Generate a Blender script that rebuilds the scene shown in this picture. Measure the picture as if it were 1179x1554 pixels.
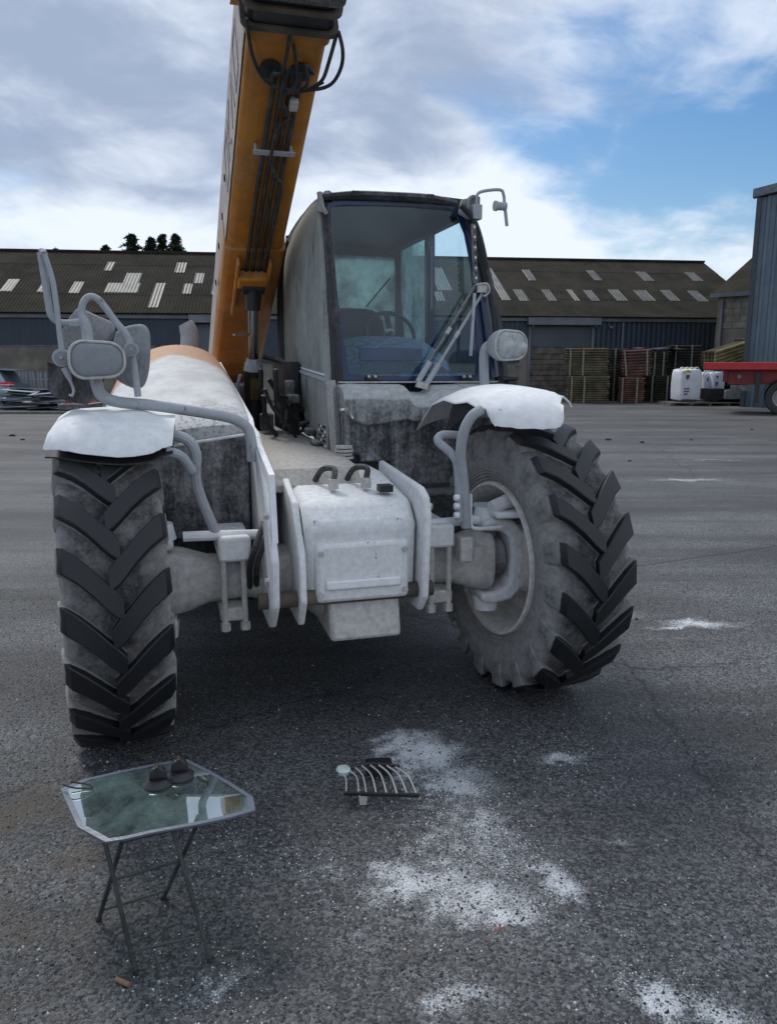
import bpy, math, random
from mathutils import Vector, noise as mnoise
R = math.radians
random.seed(7)
for o in list(bpy.data.objects): bpy.data.objects.remove(o)
SC = bpy.context.scene
COL = SC.collection

# ------------------------------------------------------------------ camera
FPX, PITCH, CAMH, TH = 1170., R(10.8), 1.6, R(16)
cam_d = bpy.data.cameras.new('camera'); cam = bpy.data.objects.new('camera', cam_d); COL.objects.link(cam)
cam.location = (0, 0, CAMH); cam.rotation_euler = (R(90)-PITCH, 0, 0)
cam_d.sensor_fit = 'VERTICAL'; cam_d.sensor_height = 36.; cam_d.lens = FPX/1554.*36.
cam_d.clip_end = 3000; cam_d.clip_start = .05
SC.camera = cam
SC.render.resolution_x, SC.render.resolution_y = 776, 1024
SC.view_settings.view_transform = 'Standard'; SC.view_settings.look = 'None'
SC.view_settings.gamma = 1; SC.view_settings.use_curve_mapping = False
SC.view_settings.exposure = 0.24
# ------------------------------------------------------------------ sun + sky
SUN_EL, SUN_AZ = R(52), R(-35)       # azimuth from +Y towards +X
sd = bpy.data.lights.new('sun', 'SUN'); sun = bpy.data.objects.new('sun', sd); COL.objects.link(sun)
sd.energy = 2.0; sd.angle = R(14); sd.color = (1, .965, .91)
sdir = Vector((math.sin(SUN_AZ)*math.cos(SUN_EL), math.cos(SUN_AZ)*math.cos(SUN_EL), math.sin(SUN_EL)))
sun.rotation_euler = sdir.to_track_quat('Z', 'Y').to_euler()

class NT:
    """tiny node helper"""
    def __init__(s, nt): s.nt = nt; nt.nodes.clear()
    def n(s, t, **k):
        nd = s.nt.nodes.new(t)
        ins = k.pop('ins', {})
        for a, b in k.items(): setattr(nd, a, b)
        for a, b in ins.items(): s.set(nd.inputs[a], b)
        return nd
    def set(s, sock, v):
        if isinstance(v, bpy.types.NodeSocket): s.nt.links.new(v, sock)
        elif v is not None:
            if sock.type == 'RGBA' and not hasattr(v, '__len__'): v = (v, v, v, 1)
            elif sock.type == 'RGBA' and len(v) == 3: v = (*v, 1)
            sock.default_value = v
    def math(s, op, a, b=None, c=None, clamp=False):
        nd = s.nt.nodes.new('ShaderNodeMath'); nd.operation = op; nd.use_clamp = clamp
        s.set(nd.inputs[0], a)
        if b is not None: s.set(nd.inputs[1], b)
        if c is not None: s.set(nd.inputs[2], c)
        return nd.outputs[0]
    def vmath(s, op, a, b=None, out=0, scale=None):
        nd = s.nt.nodes.new('ShaderNodeVectorMath'); nd.operation = op
        s.set(nd.inputs[0], a)
        if b is not None: s.set(nd.inputs[1], b)
        if scale is not None: s.set(nd.inputs['Scale'], scale)
        return nd.outputs[out]
    def mix(s, f, a, b):
        nd = s.nt.nodes.new('ShaderNodeMix'); nd.data_type = 'RGBA'
        s.set(nd.inputs[0], f); s.set(nd.inputs[6], a); s.set(nd.inputs[7], b)
        return nd.outputs[2]
    def ramp(s, v, lo, hi, a=0., b=1.):
        nd = s.nt.nodes.new('ShaderNodeMapRange'); nd.interpolation_type = 'SMOOTHSTEP'
        s.set(nd.inputs[0], v)
        for i, x in enumerate((lo, hi, a, b)): nd.inputs[i+1].default_value = x
        return nd.outputs[0]
    def noise(s, vec, scale, det=4, rough=.55, dist=0., out=0):
        nd = s.nt.nodes.new('ShaderNodeTexNoise'); s.set(nd.inputs['Vector'], vec)
        nd.inputs['Scale'].default_value = scale; nd.inputs['Detail'].default_value = det
        nd.inputs['Roughness'].default_value = rough; nd.inputs['Distortion'].default_value = dist
        return nd.outputs[out]
    def vor(s, vec, scale, out='Distance', feat='F1', rnd=1.):
        nd = s.nt.nodes.new('ShaderNodeTexVoronoi'); s.set(nd.inputs['Vector'], vec); nd.feature = feat
        nd.inputs['Scale'].default_value = scale; nd.inputs['Randomness'].default_value = rnd
        return nd.outputs[out]

W = bpy.data.worlds.new('World'); SC.world = W; W.use_nodes = True
t = NT(W.node_tree)
sky = t.n('ShaderNodeTexSky', sky_type='NISHITA', sun_disc=False, sun_elevation=SUN_EL, sun_rotation=SUN_AZ)
tc = t.n('ShaderNodeTexCoord').outputs['Generated']
sep = t.n('ShaderNodeSeparateXYZ', ins={0: tc})
X, Y, Z = sep.outputs
den = t.math('ADD', t.math('MAXIMUM', Z, 0.0), .27)
pv = t.n('ShaderNodeCombineXYZ', ins={0: t.math('DIVIDE', X, den), 1: t.math('DIVIDE', Y, den), 2: 3.1}).outputs[0]
warp = t.vmath('ADD', pv, t.vmath('SCALE', t.noise(pv, 1.1, 3, out=1), scale=.55))
n1 = t.noise(warp, 1.7, 10, .57)
n2 = t.noise(t.vmath('ADD', warp, (7.3, 2.1, 0)), 1.3, 8, .52)
n3 = t.noise(t.vmath('ADD', warp, (1.3, 9.1, 0)), 3.4, 6, .55)
# the gap of blue: to the right and high up
bd = Vector((.47, .83, .33)).normalized()
gap = t.ramp(t.vmath('DOT_PRODUCT', tc, tuple(bd), out=1), .88, 1.0)
bd2 = Vector((-.42, .88, .14)).normalized()
gap2 = t.ramp(t.vmath('DOT_PRODUCT', tc, tuple(bd2), out=1), .955, 1.0)
cov = t.math('SUBTRACT', t.math('ADD', n1, .31), t.math('ADD', t.math('MULTIPLY', gap, .40), t.math('MULTIPLY', gap2, .20)))
cov = t.ramp(cov, .36, .60)
shade = t.math('ADD', t.math('MULTIPLY', n2, .75), t.math('MULTIPLY', n3, .44))
low = t.ramp(Z, .0, .36, .11, 0.)
leftdark = t.ramp(X, -.5, .4, -.07, .045)
sh = t.ramp(t.math('ADD', t.math('ADD', shade, low), leftdark), .44, .70)
ccol = t.mix(sh, (.31, .385, .53), (.74, .81, .91))
hs = t.n('ShaderNodeHueSaturation', ins={'Saturation': 1.4, 'Color': sky.outputs[0]})
b1 = t.n('ShaderNodeBackground', ins={0: hs.outputs[0], 1: .10})
b2 = t.n('ShaderNodeBackground', ins={0: ccol, 1: 1.0})
ms = t.n('ShaderNodeMixShader', ins={0: cov, 1: b1.outputs[0], 2: b2.outputs[0]})
t.n('ShaderNodeOutputWorld', ins={0: ms.outputs[0]})

# ------------------------------------------------------------------ geometry of the view, to read positions off the photograph
CO, SI = math.cos(TH), math.sin(TH)
P0 = (-.149, 3.543)
def wray(px, py):
    a = (px-589.5)/FPX; b = (777-py)/FPX
    return Vector((a, math.cos(PITCH)+b*math.sin(PITCH), -math.sin(PITCH)+b*math.cos(PITCH)))
def at(px, py, d): return Vector((0, 0, CAMH))+wray(px, py)*d         # world point at axis depth d
def gz(px, py, z=0.):
    r = wray(px, py); k = (z-CAMH)/r.z; return Vector((r.x*k, r.y*k, z))
def w2l(w): dx, dy = w[0]-P0[0], w[1]-P0[1]; return Vector((dx*CO+dy*SI, -dx*SI+dy*CO, w[2]))
LO = w2l((0, 0, CAMH))
def L(px, py, **k):
    """point of the machine's own frame on the plane x=, y= or z="""
    r = wray(px, py); d = Vector((r[0]*CO+r[1]*SI, -r[0]*SI+r[1]*CO, r[2]))
    (ax, v), = k.items(); i = 'xyz'.index(ax)
    return LO+d*((v-LO[i])/d[i])

# ------------------------------------------------------------------ materials
MATS = {}
def newmat(name):
    m = bpy.data.materials.new(name); m.use_nodes = True; return m, NT(m.node_tree)
def finish(t, col, rough=.6, metal=0., bump=None, bstr=.3, bdist=.01, **k):
    b = t.n('ShaderNodeBsdfPrincipled'); t.set(b.inputs['Base Color'], col); t.set(b.inputs['Roughness'], rough)
    t.set(b.inputs['Metallic'], metal)
    for a, v in k.items(): t.set(b.inputs[a.replace('_', ' ')], v)
    if bump is not None:
        bn = t.n('ShaderNodeBump', ins={'Height': bump, 'Strength': bstr, 'Distance': bdist})
        t.set(b.inputs['Normal'], bn.outputs[0])
    t.n('ShaderNodeOutputMaterial', ins={0: b.outputs[0]})
def coord(t): return t.n('ShaderNodeTexCoord').outputs['Object']
def simple(name, col, rough=.6, metal=0., var=.25, scale=6., bump=.15, **k):
    if name in MATS: return MATS[name]
    m, t = newmat(name); v = coord(t)
    n = t.noise(v, scale, 6, .6)
    c = t.mix(t.ramp(n, .3, .7), tuple(x*(1-var) for x in col), tuple(min(1, x*(1+var)) for x in col))
    finish(t, c, rough, metal, t.noise(v, scale*14, 3), bump, .004, **k)
    MATS[name] = m; return m
def dusty(name, col, dust=(.55, .56, .56), amt=.5, up=.5, rough=.6, metal=0., scale=5., streak=0., var=.2, spec=.3, dvar=.28, chip=.55):
    """a painted or metal surface carrying dry powder: patchy, thicker on what faces up"""
    if name in MATS: return MATS[name]
    m, t = newmat(name); v = coord(t)
    nz = t.n('ShaderNodeSeparateXYZ', ins={0: t.n('ShaderNodeNewGeometry').outputs['Normal']}).outputs[2]
    a = t.noise(v, scale, 10, .70); b = t.noise(v, scale*11, 6, .75)
    k = t.math('ADD', t.math('MULTIPLY', a, .62), t.math('MULTIPLY', b, .48))
    if streak:
        mp = t.n('ShaderNodeMapping', ins={0: v, 3: (1, 1, .12)}).outputs[0]
        k = t.math('ADD', k, t.math('MULTIPLY', t.math('SUBTRACT', t.noise(mp, scale*5, 5), .5), streak))
    k = t.math('ADD', t.math('ADD', k, amt-1.), t.math('MULTIPLY', t.math('MAXIMUM', nz, 0.), up*.6))
    f = t.ramp(k, -.20, .20)
    c0 = t.mix(t.ramp(t.noise(v, scale*2.3, 4), .3, .7), tuple(x*(1-var) for x in col), tuple(x*(1+var) for x in col))
    d0 = t.mix(t.ramp(t.noise(v, scale*5, 7, .7), .3, .7), tuple(x*(1-dvar) for x in dust), tuple(min(.85, x*(1+dvar*.35)) for x in dust))
    sv = t.n('ShaderNodeMapping', ins={0: v, 3: (1, 1, .35)}).outputs[0]
    ch = t.math('MULTIPLY', t.ramp(t.noise(sv, scale*6, 9, .72, .6), .60, .66), t.ramp(t.noise(v, scale*.8, 3), .42, .62))
    f = t.math('MULTIPLY', f, t.math('SUBTRACT', 1., t.math('MULTIPLY', ch, chip)))
    c = t.mix(f, c0, d0)
    r = t.math('ADD', t.math('MULTIPLY', f, .9-rough), rough)
    mt = t.math('MULTIPLY', t.math('SUBTRACT', 1., f), metal)
    finish(t, c, r, mt, t.noise(v, scale*22, 5, .7), .35, .003, Specular_IOR_Level=spec)
    MATS[name] = m; return m

M_frame_black = dusty('black_paint', (.016, .018, .021), (.22, .23, .25), .26, .3, .45)
M_black = simple('black_plastic', (.013, .014, .016), .45, var=.4)
M_darkmetal = dusty('dark_metal', (.035, .037, .04), (.3, .3, .3), .4, .4, .5, .3)
M_white = dusty('white_powder_paint', (.33, .325, .31), (.76, .775, .79), .86, .5, .8, scale=4, var=.25, dvar=.12, chip=.8)
M_whiteold = dusty('dusted_steel', (.13, .125, .12), (.50, .49, .47), .74, .5, .7, scale=6)
M_tubegrey = dusty('dusted_grey_tube', (.07, .075, .08), (.37, .39, .42), .74, .5, .7, scale=5, dvar=.12, chip=.85)
M_lens = dusty('dusted_lens', (.14, .15, .165), (.25, .27, .295), .70, .2, .3, scale=7, dvar=.12, chip=.3)
M_orange = dusty('orange_paint', (.40, .155, .014), (.40, .34, .27), .27, .35, .42, scale=2.6, streak=.35, spec=.4)
M_orangeside = dusty('orange_paint_dusted', (.46, .25, .08), (.46, .42, .40), .68, .4, .6, scale=2.2, streak=.4)
M_cowl = dusty('dark_dusty_plastic', (.035, .038, .043), (.42, .43, .43), .40, .95, .6, scale=4.5, streak=.5)
M_cabpanel = dusty('grey_dusty_panel', (.05, .057, .057), (.27, .285, .28), .60, .4, .6, scale=4, streak=.9, dvar=.15)
M_sideglass = dusty('dusty_side_glass', (.06, .082, .078), (.27, .305, .295), .52, .6, .22, scale=2.2, streak=.4, spec=.7, dvar=.12)
M_carr = dusty('chipped_white_paint', (.10, .095, .085), (.70, .71, .715), .84, .45, .8, scale=7, var=.3, dvar=.16, chip=1., streak=.4)
M_deck = dusty('dusty_deck', (.12, .12, .11), (.40, .385, .36), .8, .4, .8, scale=8)
M_hose = dusty('rubber_hose', (.025, .025, .027), (.22, .22, .22), .30, .35, .6, scale=12)
M_chrome = simple('chrome_rod', (.22, .24, .26), .18, 1., var=.1)
M_navy = simple('screen_frit', (.006, .020, .070), .2, var=.2, bump=0)
M_dash = dusty('dash_plastic', (.035, .075, .11), (.42, .52, .60), .22, .30, .55, scale=34)
M_seat = simple('seat_cloth', (.02, .024, .03), .9)
M_sack = dusty('black_sheet_rubber', (.018, .018, .019), (.16, .16, .16), .44, .3, .75, scale=14)
M_soot = simple('sooty_steel', (.09, .075, .06), .8, var=.5)

def glass_mat(name, tint, refl=.12, dust=.0, dcol=(.4, .45, .45), dscale=9., fm=.9):
    m, t = newmat(name); v = coord(t)
    tr = t.n('ShaderNodeBsdfTransparent', ins={0: tint}).outputs[0]
    gl = t.n('ShaderNodeBsdfGlossy', ins={0: (.9, .95, 1.), 1: .02}).outputs[0]
    fr = t.n('ShaderNodeFresnel', ins={0: 1.5}).outputs[0]
    sh = t.n('ShaderNodeMixShader', ins={0: t.math('ADD', t.math('MULTIPLY', fr, fm), refl-.04*fm, clamp=True), 1: tr, 2: gl}).outputs[0]
    if dust:
        df = t.n('ShaderNodeBsdfDiffuse', ins={0: dcol}).outputs[0]
        tl = t.n('ShaderNodeBsdfTranslucent', ins={0: dcol}).outputs[0]
        dd = t.n('ShaderNodeMixShader', ins={0: .5, 1: df, 2: tl}).outputs[0]
        f = t.math('MULTIPLY', t.ramp(t.noise(v, dscale, 8, .7), .3, .8), dust)
        sh = t.n('ShaderNodeMixShader', ins={0: f, 1: sh, 2: dd}).outputs[0]
    t.n('ShaderNodeOutputMaterial', ins={0: sh}); return m
M_windscreen = glass_mat('windscreen_glass', (.62, .81, .92), .05, .035, (.25, .36, .42), 14)
M_rearglass = glass_mat('dusty_rear_glass', (.60, .74, .72), .02, .9, (.78, .90, .86), 3., .2)
M_sidewin = glass_mat('clear_side_glass', (.96, .99, .99), .01, .0, (.4, .5, .5), 20, .15)
M_tableglass = glass_mat('loose_screen_glass', (.46, .64, .58), .50, .42, (.36, .54, .51), 5.)

def tyre_mat():
    m, t = newmat('dusty_tyre'); v = coord(t)
    sp = t.n('ShaderNodeSeparateXYZ', ins={0: v})
    x, y, z = sp.outputs
    r = t.math('SQRT', t.math('ADD', t.math('MULTIPLY', y, y), t.math('MULTIPLY', z, z)))
    n = t.noise(v, 9, 10, .75); nf = t.noise(v, 80, 6, .8)
    side = t.ramp(r, .645, .56)              # powder clings to sidewall
    k = t.math('ADD', t.math('MULTIPLY', n, .9), t.math('MULTIPLY', nf, .35))
    f = t.ramp(t.math('ADD', k, t.math('MULTIPLY', side, .35)), .50, .86)
    brown = t.ramp(t.noise(t.vmath('ADD', v, (3, 1, 7)), 4, 4), .58, .72)
    dust = t.mix(t.math('MULTIPLY', brown, .75), (.33, .325, .32), (.14, .10, .068))
    dust = t.mix(t.ramp(t.noise(v, 26, 9, .8), .38, .62), dust, t.vmath('SCALE', dust, scale=.68))
    dust = t.mix(side, t.mix(.55, dust, (.07, .07, .07)), dust)
    c = t.mix(f, (.018, .019, .021), dust)
    # moulded rings on the sidewall
    ring = t.math('SINE', t.math('MULTIPLY', r, 420.))
    ring = t.math('MULTIPLY', ring, t.math('MULTIPLY', t.ramp(r, .375, .39), t.ramp(r, .45, .43)))
    h = t.math('ADD', t.math('MULTIPLY', ring, .6), t.math('MULTIPLY', t.noise(v, 70, 7, .8), 1.6))
    finish(t, c, .9, 0., h, .8, .006); return m
def lug_mat():
    m, t = newmat('worn_lug_rubber'); v = coord(t)
    sp = t.n('ShaderNodeSeparateXYZ', ins={0: v}); x, y, z = sp.outputs
    r = t.math('SQRT', t.math('ADD', t.math('MULTIPLY', y, y), t.math('MULTIPLY', z, z)))
    face = t.ramp(r, .628, .650)             # bare worn crown of each lug, powder on its flanks
    k = t.math('ADD', t.math('MULTIPLY', t.noise(v, 9, 7, .65), .8), t.math('MULTIPLY', t.noise(v, 70, 4, .7), .3))
    f = t.ramp(t.math('SUBTRACT', k, t.math('MULTIPLY', face, .80)), .26, .56)
    brown = t.ramp(t.noise(t.vmath('ADD', v, (3, 1, 7)), 5, 4), .5, .66)
    dust = t.mix(t.math('MULTIPLY', brown, .8), (.23, .23, .228), (.11, .075, .045))
    c = t.mix(f, (.007, .0085, .011), dust)
    finish(t, c, t.ramp(f, 0, 1, .5, .95), 0., t.noise(v, 80, 5, .7), .35, .003); return m
M_tyre, M_lug = tyre_mat(), lug_mat()
M_rim = dusty('dusted_rim', (.42, .41, .385), (.62, .60, .565), .8, .1, .75, scale=5)

# ------------------------------------------------------------------ mesh builder
class MB:
    def __init__(s): s.v = []; s.f = []
    def add(s, vs, fs):
        k = len(s.v); s.v += [Vector(p) for p in vs]; s.f += [tuple(i+k for i in q) for q in fs]; return s
    def box(s, a, b):
        (x0, y0, z0), (x1, y1, z1) = a, b
        return s.add([(x0,y0,z0),(x1,y0,z0),(x1,y1,z0),(x0,y1,z0),(x0,y0,z1),(x1,y0,z1),(x1,y1,z1),(x0,y1,z1)],
                     [(0,3,2,1),(4,5,6,7),(0,1,5,4),(1,2,6,5),(2,3,7,6),(3,0,4,7)])
    def obox(s, c, ax, ay, az):
        """box from centre and three half-axis vectors"""
        c, ax, ay, az = map(Vector, (c, ax, ay, az))
        vs = [c+ax*i+ay*j+az*k for k in (-1, 1) for i, j in ((-1,-1),(1,-1),(1,1),(-1,1))]
        return s.add(vs, [(0,3,2,1),(4,5,6,7),(0,1,5,4),(1,2,6,5),(2,3,7,6),(3,0,4,7)])
    def bar(s, a, b, w, h=None, up=(0, 0, 1)):
        a, b = Vector(a), Vector(b); d = (b-a); h = h or w
        u = d.normalized(); sd_ = u.cross(Vector(up))
        if sd_.length < 1e-4: sd_ = u.cross(Vector((1, 0, 0)))
        sd_.normalize(); n = sd_.cross(u)
        return s.obox((a+b)/2, d/2, sd_*w/2, n*h/2)
    def prism(s, pts, axis, a, b):
        """polygon in the two other axes pushed along axis from a to b"""
        i = 'xyz'.index(axis); o = [k for k in range(3) if k != i]; vs = []
        for q in (a, b):
            for p in pts:
                w = [0, 0, 0]; w[i] = q; w[o[0]] = p[0]; w[o[1]] = p[1]; vs.append(w)
        n = len(pts)
        return s.add(vs, [tuple(range(n))[::-1], tuple(range(n, 2*n))]+[(k, (k+1) % n, n+(k+1) % n, n+k) for k in range(n)])
    def sheet(s, rows, th, n=(0, 0, 1)):
        """grid of points given thickness th against n"""
        n = Vector(n).normalized()*th; r, c = len(rows), len(rows[0])
        top = [Vector(p) for q in rows for p in q]; vs = top+[p-n for p in top]; N = r*c; fs = []
        for i in range(r-1):
            for j in range(c-1):
                a = i*c+j; fs += [(a, a+1, a+c+1, a+c), (N+a, N+a+c, N+a+c+1, N+a+1)]
        edge = [i for i in range(c)]+[i*c+c-1 for i in range(1, r)]+[(r-1)*c+j for j in range(c-2, -1, -1)]+[i*c for i in range(r-2, 0, -1)]
        for a, b in zip(edge, edge[1:]+edge[:1]): fs.append((a, N+a, N+b, b))
        return s.add(vs, fs)
    def tube(s, pts, r, seg=10, smooth=6, cap=True):
        P = [Vector(p) for p in pts]
        rr = r if hasattr(r, '__len__') else [r]*len(P)
        if smooth and len(P) > 2:
            Q, q = [], []
            for i in range(len(P)-1):
                a = P[max(i-1, 0)]; b = P[i]; c = P[i+1]; d = P[min(i+2, len(P)-1)]
                for k in range(smooth):
                    u = k/smooth
                    Q.append(.5*((2*b)+(-a+c)*u+(2*a-5*b+4*c-d)*u*u+(-a+3*b-3*c+d)*u**3)); q.append(rr[i]*(1-u)+rr[i+1]*u)
            Q.append(P[-1]); q.append(rr[-1]); P, rr = Q, q
        vs, fs = [], []; nrm = None
        for i, p in enumerate(P):
            tn = (P[min(i+1, len(P)-1)]-P[max(i-1, 0)]).normalized()
            if nrm is None:
                nrm = tn.orthogonal().normalized()
            nrm = (nrm-tn*nrm.dot(tn)).normalized(); bn = tn.cross(nrm)
            for k in range(seg):
                a = 2*math.pi*k/seg; vs.append(p+(nrm*math.cos(a)+bn*math.sin(a))*rr[i])
        for i in range(len(P)-1):
            for k in range(seg):
                a = i*seg+k; b = i*seg+(k+1) % seg; fs.append((a, b, b+seg, a+seg))
        if cap: fs += [tuple(range(seg))[::-1], tuple(range(len(vs)-seg, len(vs)))]
        return s.add(vs, fs)
    def cyl(s, a, b, r, r2=None, seg=20): return s.tube([a, b], [r, r if r2 is None else r2], seg, 0)
    def lathe(s, prof, c=(0, 0, 0), axis='x', seg=48, closed=False):
        i = 'xyz'.index(axis); o = [k for k in range(3) if k != i]; vs, fs = [], []; n = len(prof)
        for k in range(seg):
            a = 2*math.pi*k/seg
            for u, r in prof:
                w = [0, 0, 0]; w[i] = u; w[o[0]] = r*math.cos(a); w[o[1]] = r*math.sin(a)
                vs.append(Vector(w)+Vector(c))
        for k in range(seg):
            k2 = (k+1) % seg
            for j in range(n if closed else n-1):
                j2 = (j+1) % n; fs.append((k*n+j, k*n+j2, k2*n+j2, k2*n+j))
        return s.add(vs, fs)
    def loft(s, rings, cap=True):
        n = len(rings[0]); vs = [Vector(p) for r in rings for p in r]; fs = []
        for i in range(len(rings)-1):
            for k in range(n): fs.append((i*n+k, i*n+(k+1) % n, (i+1)*n+(k+1) % n, (i+1)*n+k))
        if cap: fs += [tuple(range(n))[::-1], tuple(range(len(vs)-n, len(vs)))]
        return s.add(vs, fs)
    def mesh(s, name, mat, sm=35):
        me = bpy.data.meshes.new(name); me.from_pydata([tuple(p) for p in s.v], [], s.f); me.validate()
        import bmesh as bmm
        b = bmm.new(); b.from_mesh(me); bmm.ops.recalc_face_normals(b, faces=b.faces); b.to_mesh(me); b.free()
        if mat: me.materials.append(mat)
        if sm: 
            me.polygons.foreach_set('use_smooth', [True]*len(me.polygons)); me.set_sharp_from_angle(angle=R(sm))
        return me
    def build(s, name, mat, parent=None, bevel=0, sm=35, loc=None, rot=None, sub=0):
        o = bpy.data.objects.new(name, s.mesh(name, mat, sm)); COL.objects.link(o)
        if parent: o.parent = parent
        if loc is not None: o.location = loc
        if rot is not None: o.rotation_euler = rot
        if bevel:
            b = o.modifiers.new('bevel', 'BEVEL'); b.width = bevel; b.segments = 2; b.limit_method = 'ANGLE'; b.angle_limit = R(35)
        if sub:
            b = o.modifiers.new('sub', 'SUBSURF'); b.levels = sub; b.render_levels = sub
        return o
def tag(o, label=None, cat=None, group=None, kind=None):
    for a, b in (('label', label), ('category', cat), ('group', group), ('kind', kind)):
        if b: o[a] = b
    return o
def empty(name, loc, rz=0., label=None, cat=None, group=None):
    o = bpy.data.objects.new(name, None); COL.objects.link(o); o.location = loc; o.rotation_euler = (0, 0, rz)
    o.empty_display_size = .2
    return tag(o, label, cat, group)
def inst(src, parent=None, loc=None, rot=None, scale=None):
    c = src.copy(); COL.objects.link(c)
    if parent: c.parent = parent
    if loc is not None: c.location = loc
    if rot is not None: c.rotation_euler = rot
    if scale is not None: c.scale = scale
    return c
def copy_tree(o, parent=None):
    c = o.copy(); COL.objects.link(c)
    if parent: c.parent = parent
    for ch in list(o.children): copy_tree(ch, c)
    return c
def text(name, body, size, mat, parent, loc, rot, ext=.001):
    cu = bpy.data.curves.new(name, 'FONT'); cu.body = body; cu.size = size; cu.extrude = ext
    cu.align_x = 'CENTER'; cu.align_y = 'CENTER'
    o = bpy.data.objects.new(name, cu); COL.objects.link(o); bpy.context.view_layer.update()
    me = bpy.data.meshes.new_from_object(o.evaluated_get(bpy.context.evaluated_depsgraph_get()))
    bpy.data.objects.remove(o); me.materials.clear(); me.materials.append(mat); me.name = name
    o = bpy.data.objects.new(name, me); COL.objects.link(o); o.parent = parent; o.location = loc; o.rotation_euler = rot
    return o
def rrect(w, h, r, n=5):
    out = []
    for cx, cy, a0 in ((w/2-r, h/2-r, 0), (-w/2+r, h/2-r, 90), (-w/2+r, -h/2+r, 180), (w/2-r, -h/2+r, 270)):
        for k in range(n+1):
            a = R(a0+90*k/n); out.append((cx+r*math.cos(a), cy+r*math.sin(a)))
    return out

# =================================================================== SETTING: ground
def ground_mat():
    m, t = newmat('asphalt'); v = coord(t)
    sp = t.n('ShaderNodeSeparateXYZ', ins={0: v}); x, y, _ = sp.outputs
    dist = t.math('SQRT', t.math('ADD', t.math('MULTIPLY', x, x), t.math('MULTIPLY', y, y)))
    near = t.ramp(dist, 24., 3.)
    cells = t.vor(v, 105., 'Color'); cv = t.n('ShaderNodeSeparateColor', ins={0: cells}).outputs[0]
    cells2 = t.vor(v, 230., 'Color'); cv2 = t.n('ShaderNodeSeparateColor', ins={0: cells2}).outputs[0]
    edge = t.vor(v, 105., 'Distance')
    base = t.mix(t.math('POWER', cv, 1.6), (.022, .024, .027), (.21, .218, .228))
    base = t.mix(t.math('MULTIPLY', t.ramp(cv2, .80, 1.), .6), base, (.24, .25, .26))
    flat = t.mix(t.noise(v, 6, 8, .7), (.045, .046, .047), (.10, .10, .101))
    base = t.mix(t.math('MULTIPLY', near, .85), flat, base)
    patchy = t.ramp(t.noise(v, .55, 8, .68, .4), .30, .72, .68, 1.08)
    base = t.vmath('SCALE', base, scale=patchy)
    # long wet/tyre smears of the far yard
    mp = t.n('ShaderNodeMapping', ins={0: v, 2: (0, 0, R(8)), 3: (.12, 1., 1.)}).outputs[0]
    sm = t.ramp(t.noise(mp, .9, 7, .65), .35, .65, .62, 1.25)
    base = t.vmath('SCALE', base, scale=sm)
    # earthy stain lower left
    es = t.math('MULTIPLY', t.math('MULTIPLY', t.ramp(x, -.65, -1.2), t.ramp(y, 3.2, 2.2)), t.ramp(t.noise(v, 3.2, 6, .65), .45, .65))
    base = t.mix(t.math('MULTIPLY', es, .8), base, (.075, .055, .038))
    base = t.mix(t.math('MULTIPLY', t.ramp(t.noise(t.vmath('ADD', v, (5, 5, 0)), 1.4, 6, .6), .56, .7), .22), base, (.058, .054, .046))
    # spilt white powder
    wv = t.vmath('ADD', v, t.vmath('SCALE', t.vmath('SUBTRACT', t.noise(v, 3.5, 6, .65, out=1), (.5, .5, .5)), scale=.55))
    spots = [(640,1150,.24,.12,1.15),(690,1195,.22,.13,.95),(745,1250,.16,.12,.8),(700,1240,.50,.34,.62),(745,1290,.26,.16,.7),(820,1335,.14,.10,1.),(850,1355,.10,.06,1.05),(640,1340,.22,.12,.95),
             (720,1375,.24,.10,.95),(770,1390,.10,.05,1.),(855,1155,.16,.05,.95),(1000,1490,.13,.06,1.05),(1085,1535,.15,.07,.9),(1060,948,.40,.09,1.),
             (960,930,.35,.10,.6),(880,730,1.5,.16,.7),(1040,728,.8,.12,.85),(1085,698,1.2,.10,.7),(620,1130,.2,.12,1.),(345,1287,.16,.06,.6),(430,1275,.14,.05,.6),(485,1325,.14,.06,.6),(720,1270,.46,.38,.70),(730,1350,.36,.16,.72),(800,1400,.5,.12,.5),(870,1200,.35,.10,.5),
             (495,1385,.08,.04,.6),(320,1495,.12,.05,.8),(330,1245,.2,.05,.6),(600,1430,.3,.12,.5),(900,1250,.4,.2,.35),(1090,1290,.12,.05,.4),(520,1500,.25,.1,.4),(700,1530,.2,.07,.8),(930,1270,.08,.03,.7),
             (500,1180,.6,.4,.38)]
    tot = None
    for px, py, rx, ry, st in spots:
        g = gz(px, py)
        d = t.vmath('MULTIPLY', t.vmath('SUBTRACT', wv, (g.x, g.y, 0)), (1/rx, 1/ry/1.6, 0))
        k = t.math('MULTIPLY', t.ramp(t.vmath('LENGTH', d, out=1), 1.7, .0), st)
        tot = k if tot is None else t.math('MAXIMUM', tot, k)
    grain = t.math('ADD', t.math('ADD', t.math('MULTIPLY', t.noise(v, 150, 4, .85), 1.25), t.math('MULTIPLY', t.noise(v, 14, 7, .75), .75)), -.37)
    fine = t.math('ADD', tot, t.ramp(t.noise(v, .9, 6, .7), .5, .8, 0., .22))
    pw = t.ramp(t.math('ADD', t.math('MULTIPLY', fine, .62), grain), .98, 1.36)
    base = t.mix(t.math('MULTIPLY', pw, .95), base, (.66, .69, .72))
    # joint in the slab on the right and a few cracks
    ck = t.vor(t.vmath('ADD', v, t.vmath('SCALE', t.noise(v, 1.6, 5, .7, out=1), scale=.5)), .16, 'Distance', 'DISTANCE_TO_EDGE')
    crack = t.ramp(ck, .0016, .0007)
    a, b = gz(950, 861), gz(1179, 829)
    n = Vector((-(b-a).y, (b-a).x, 0)).normalized()
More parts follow.
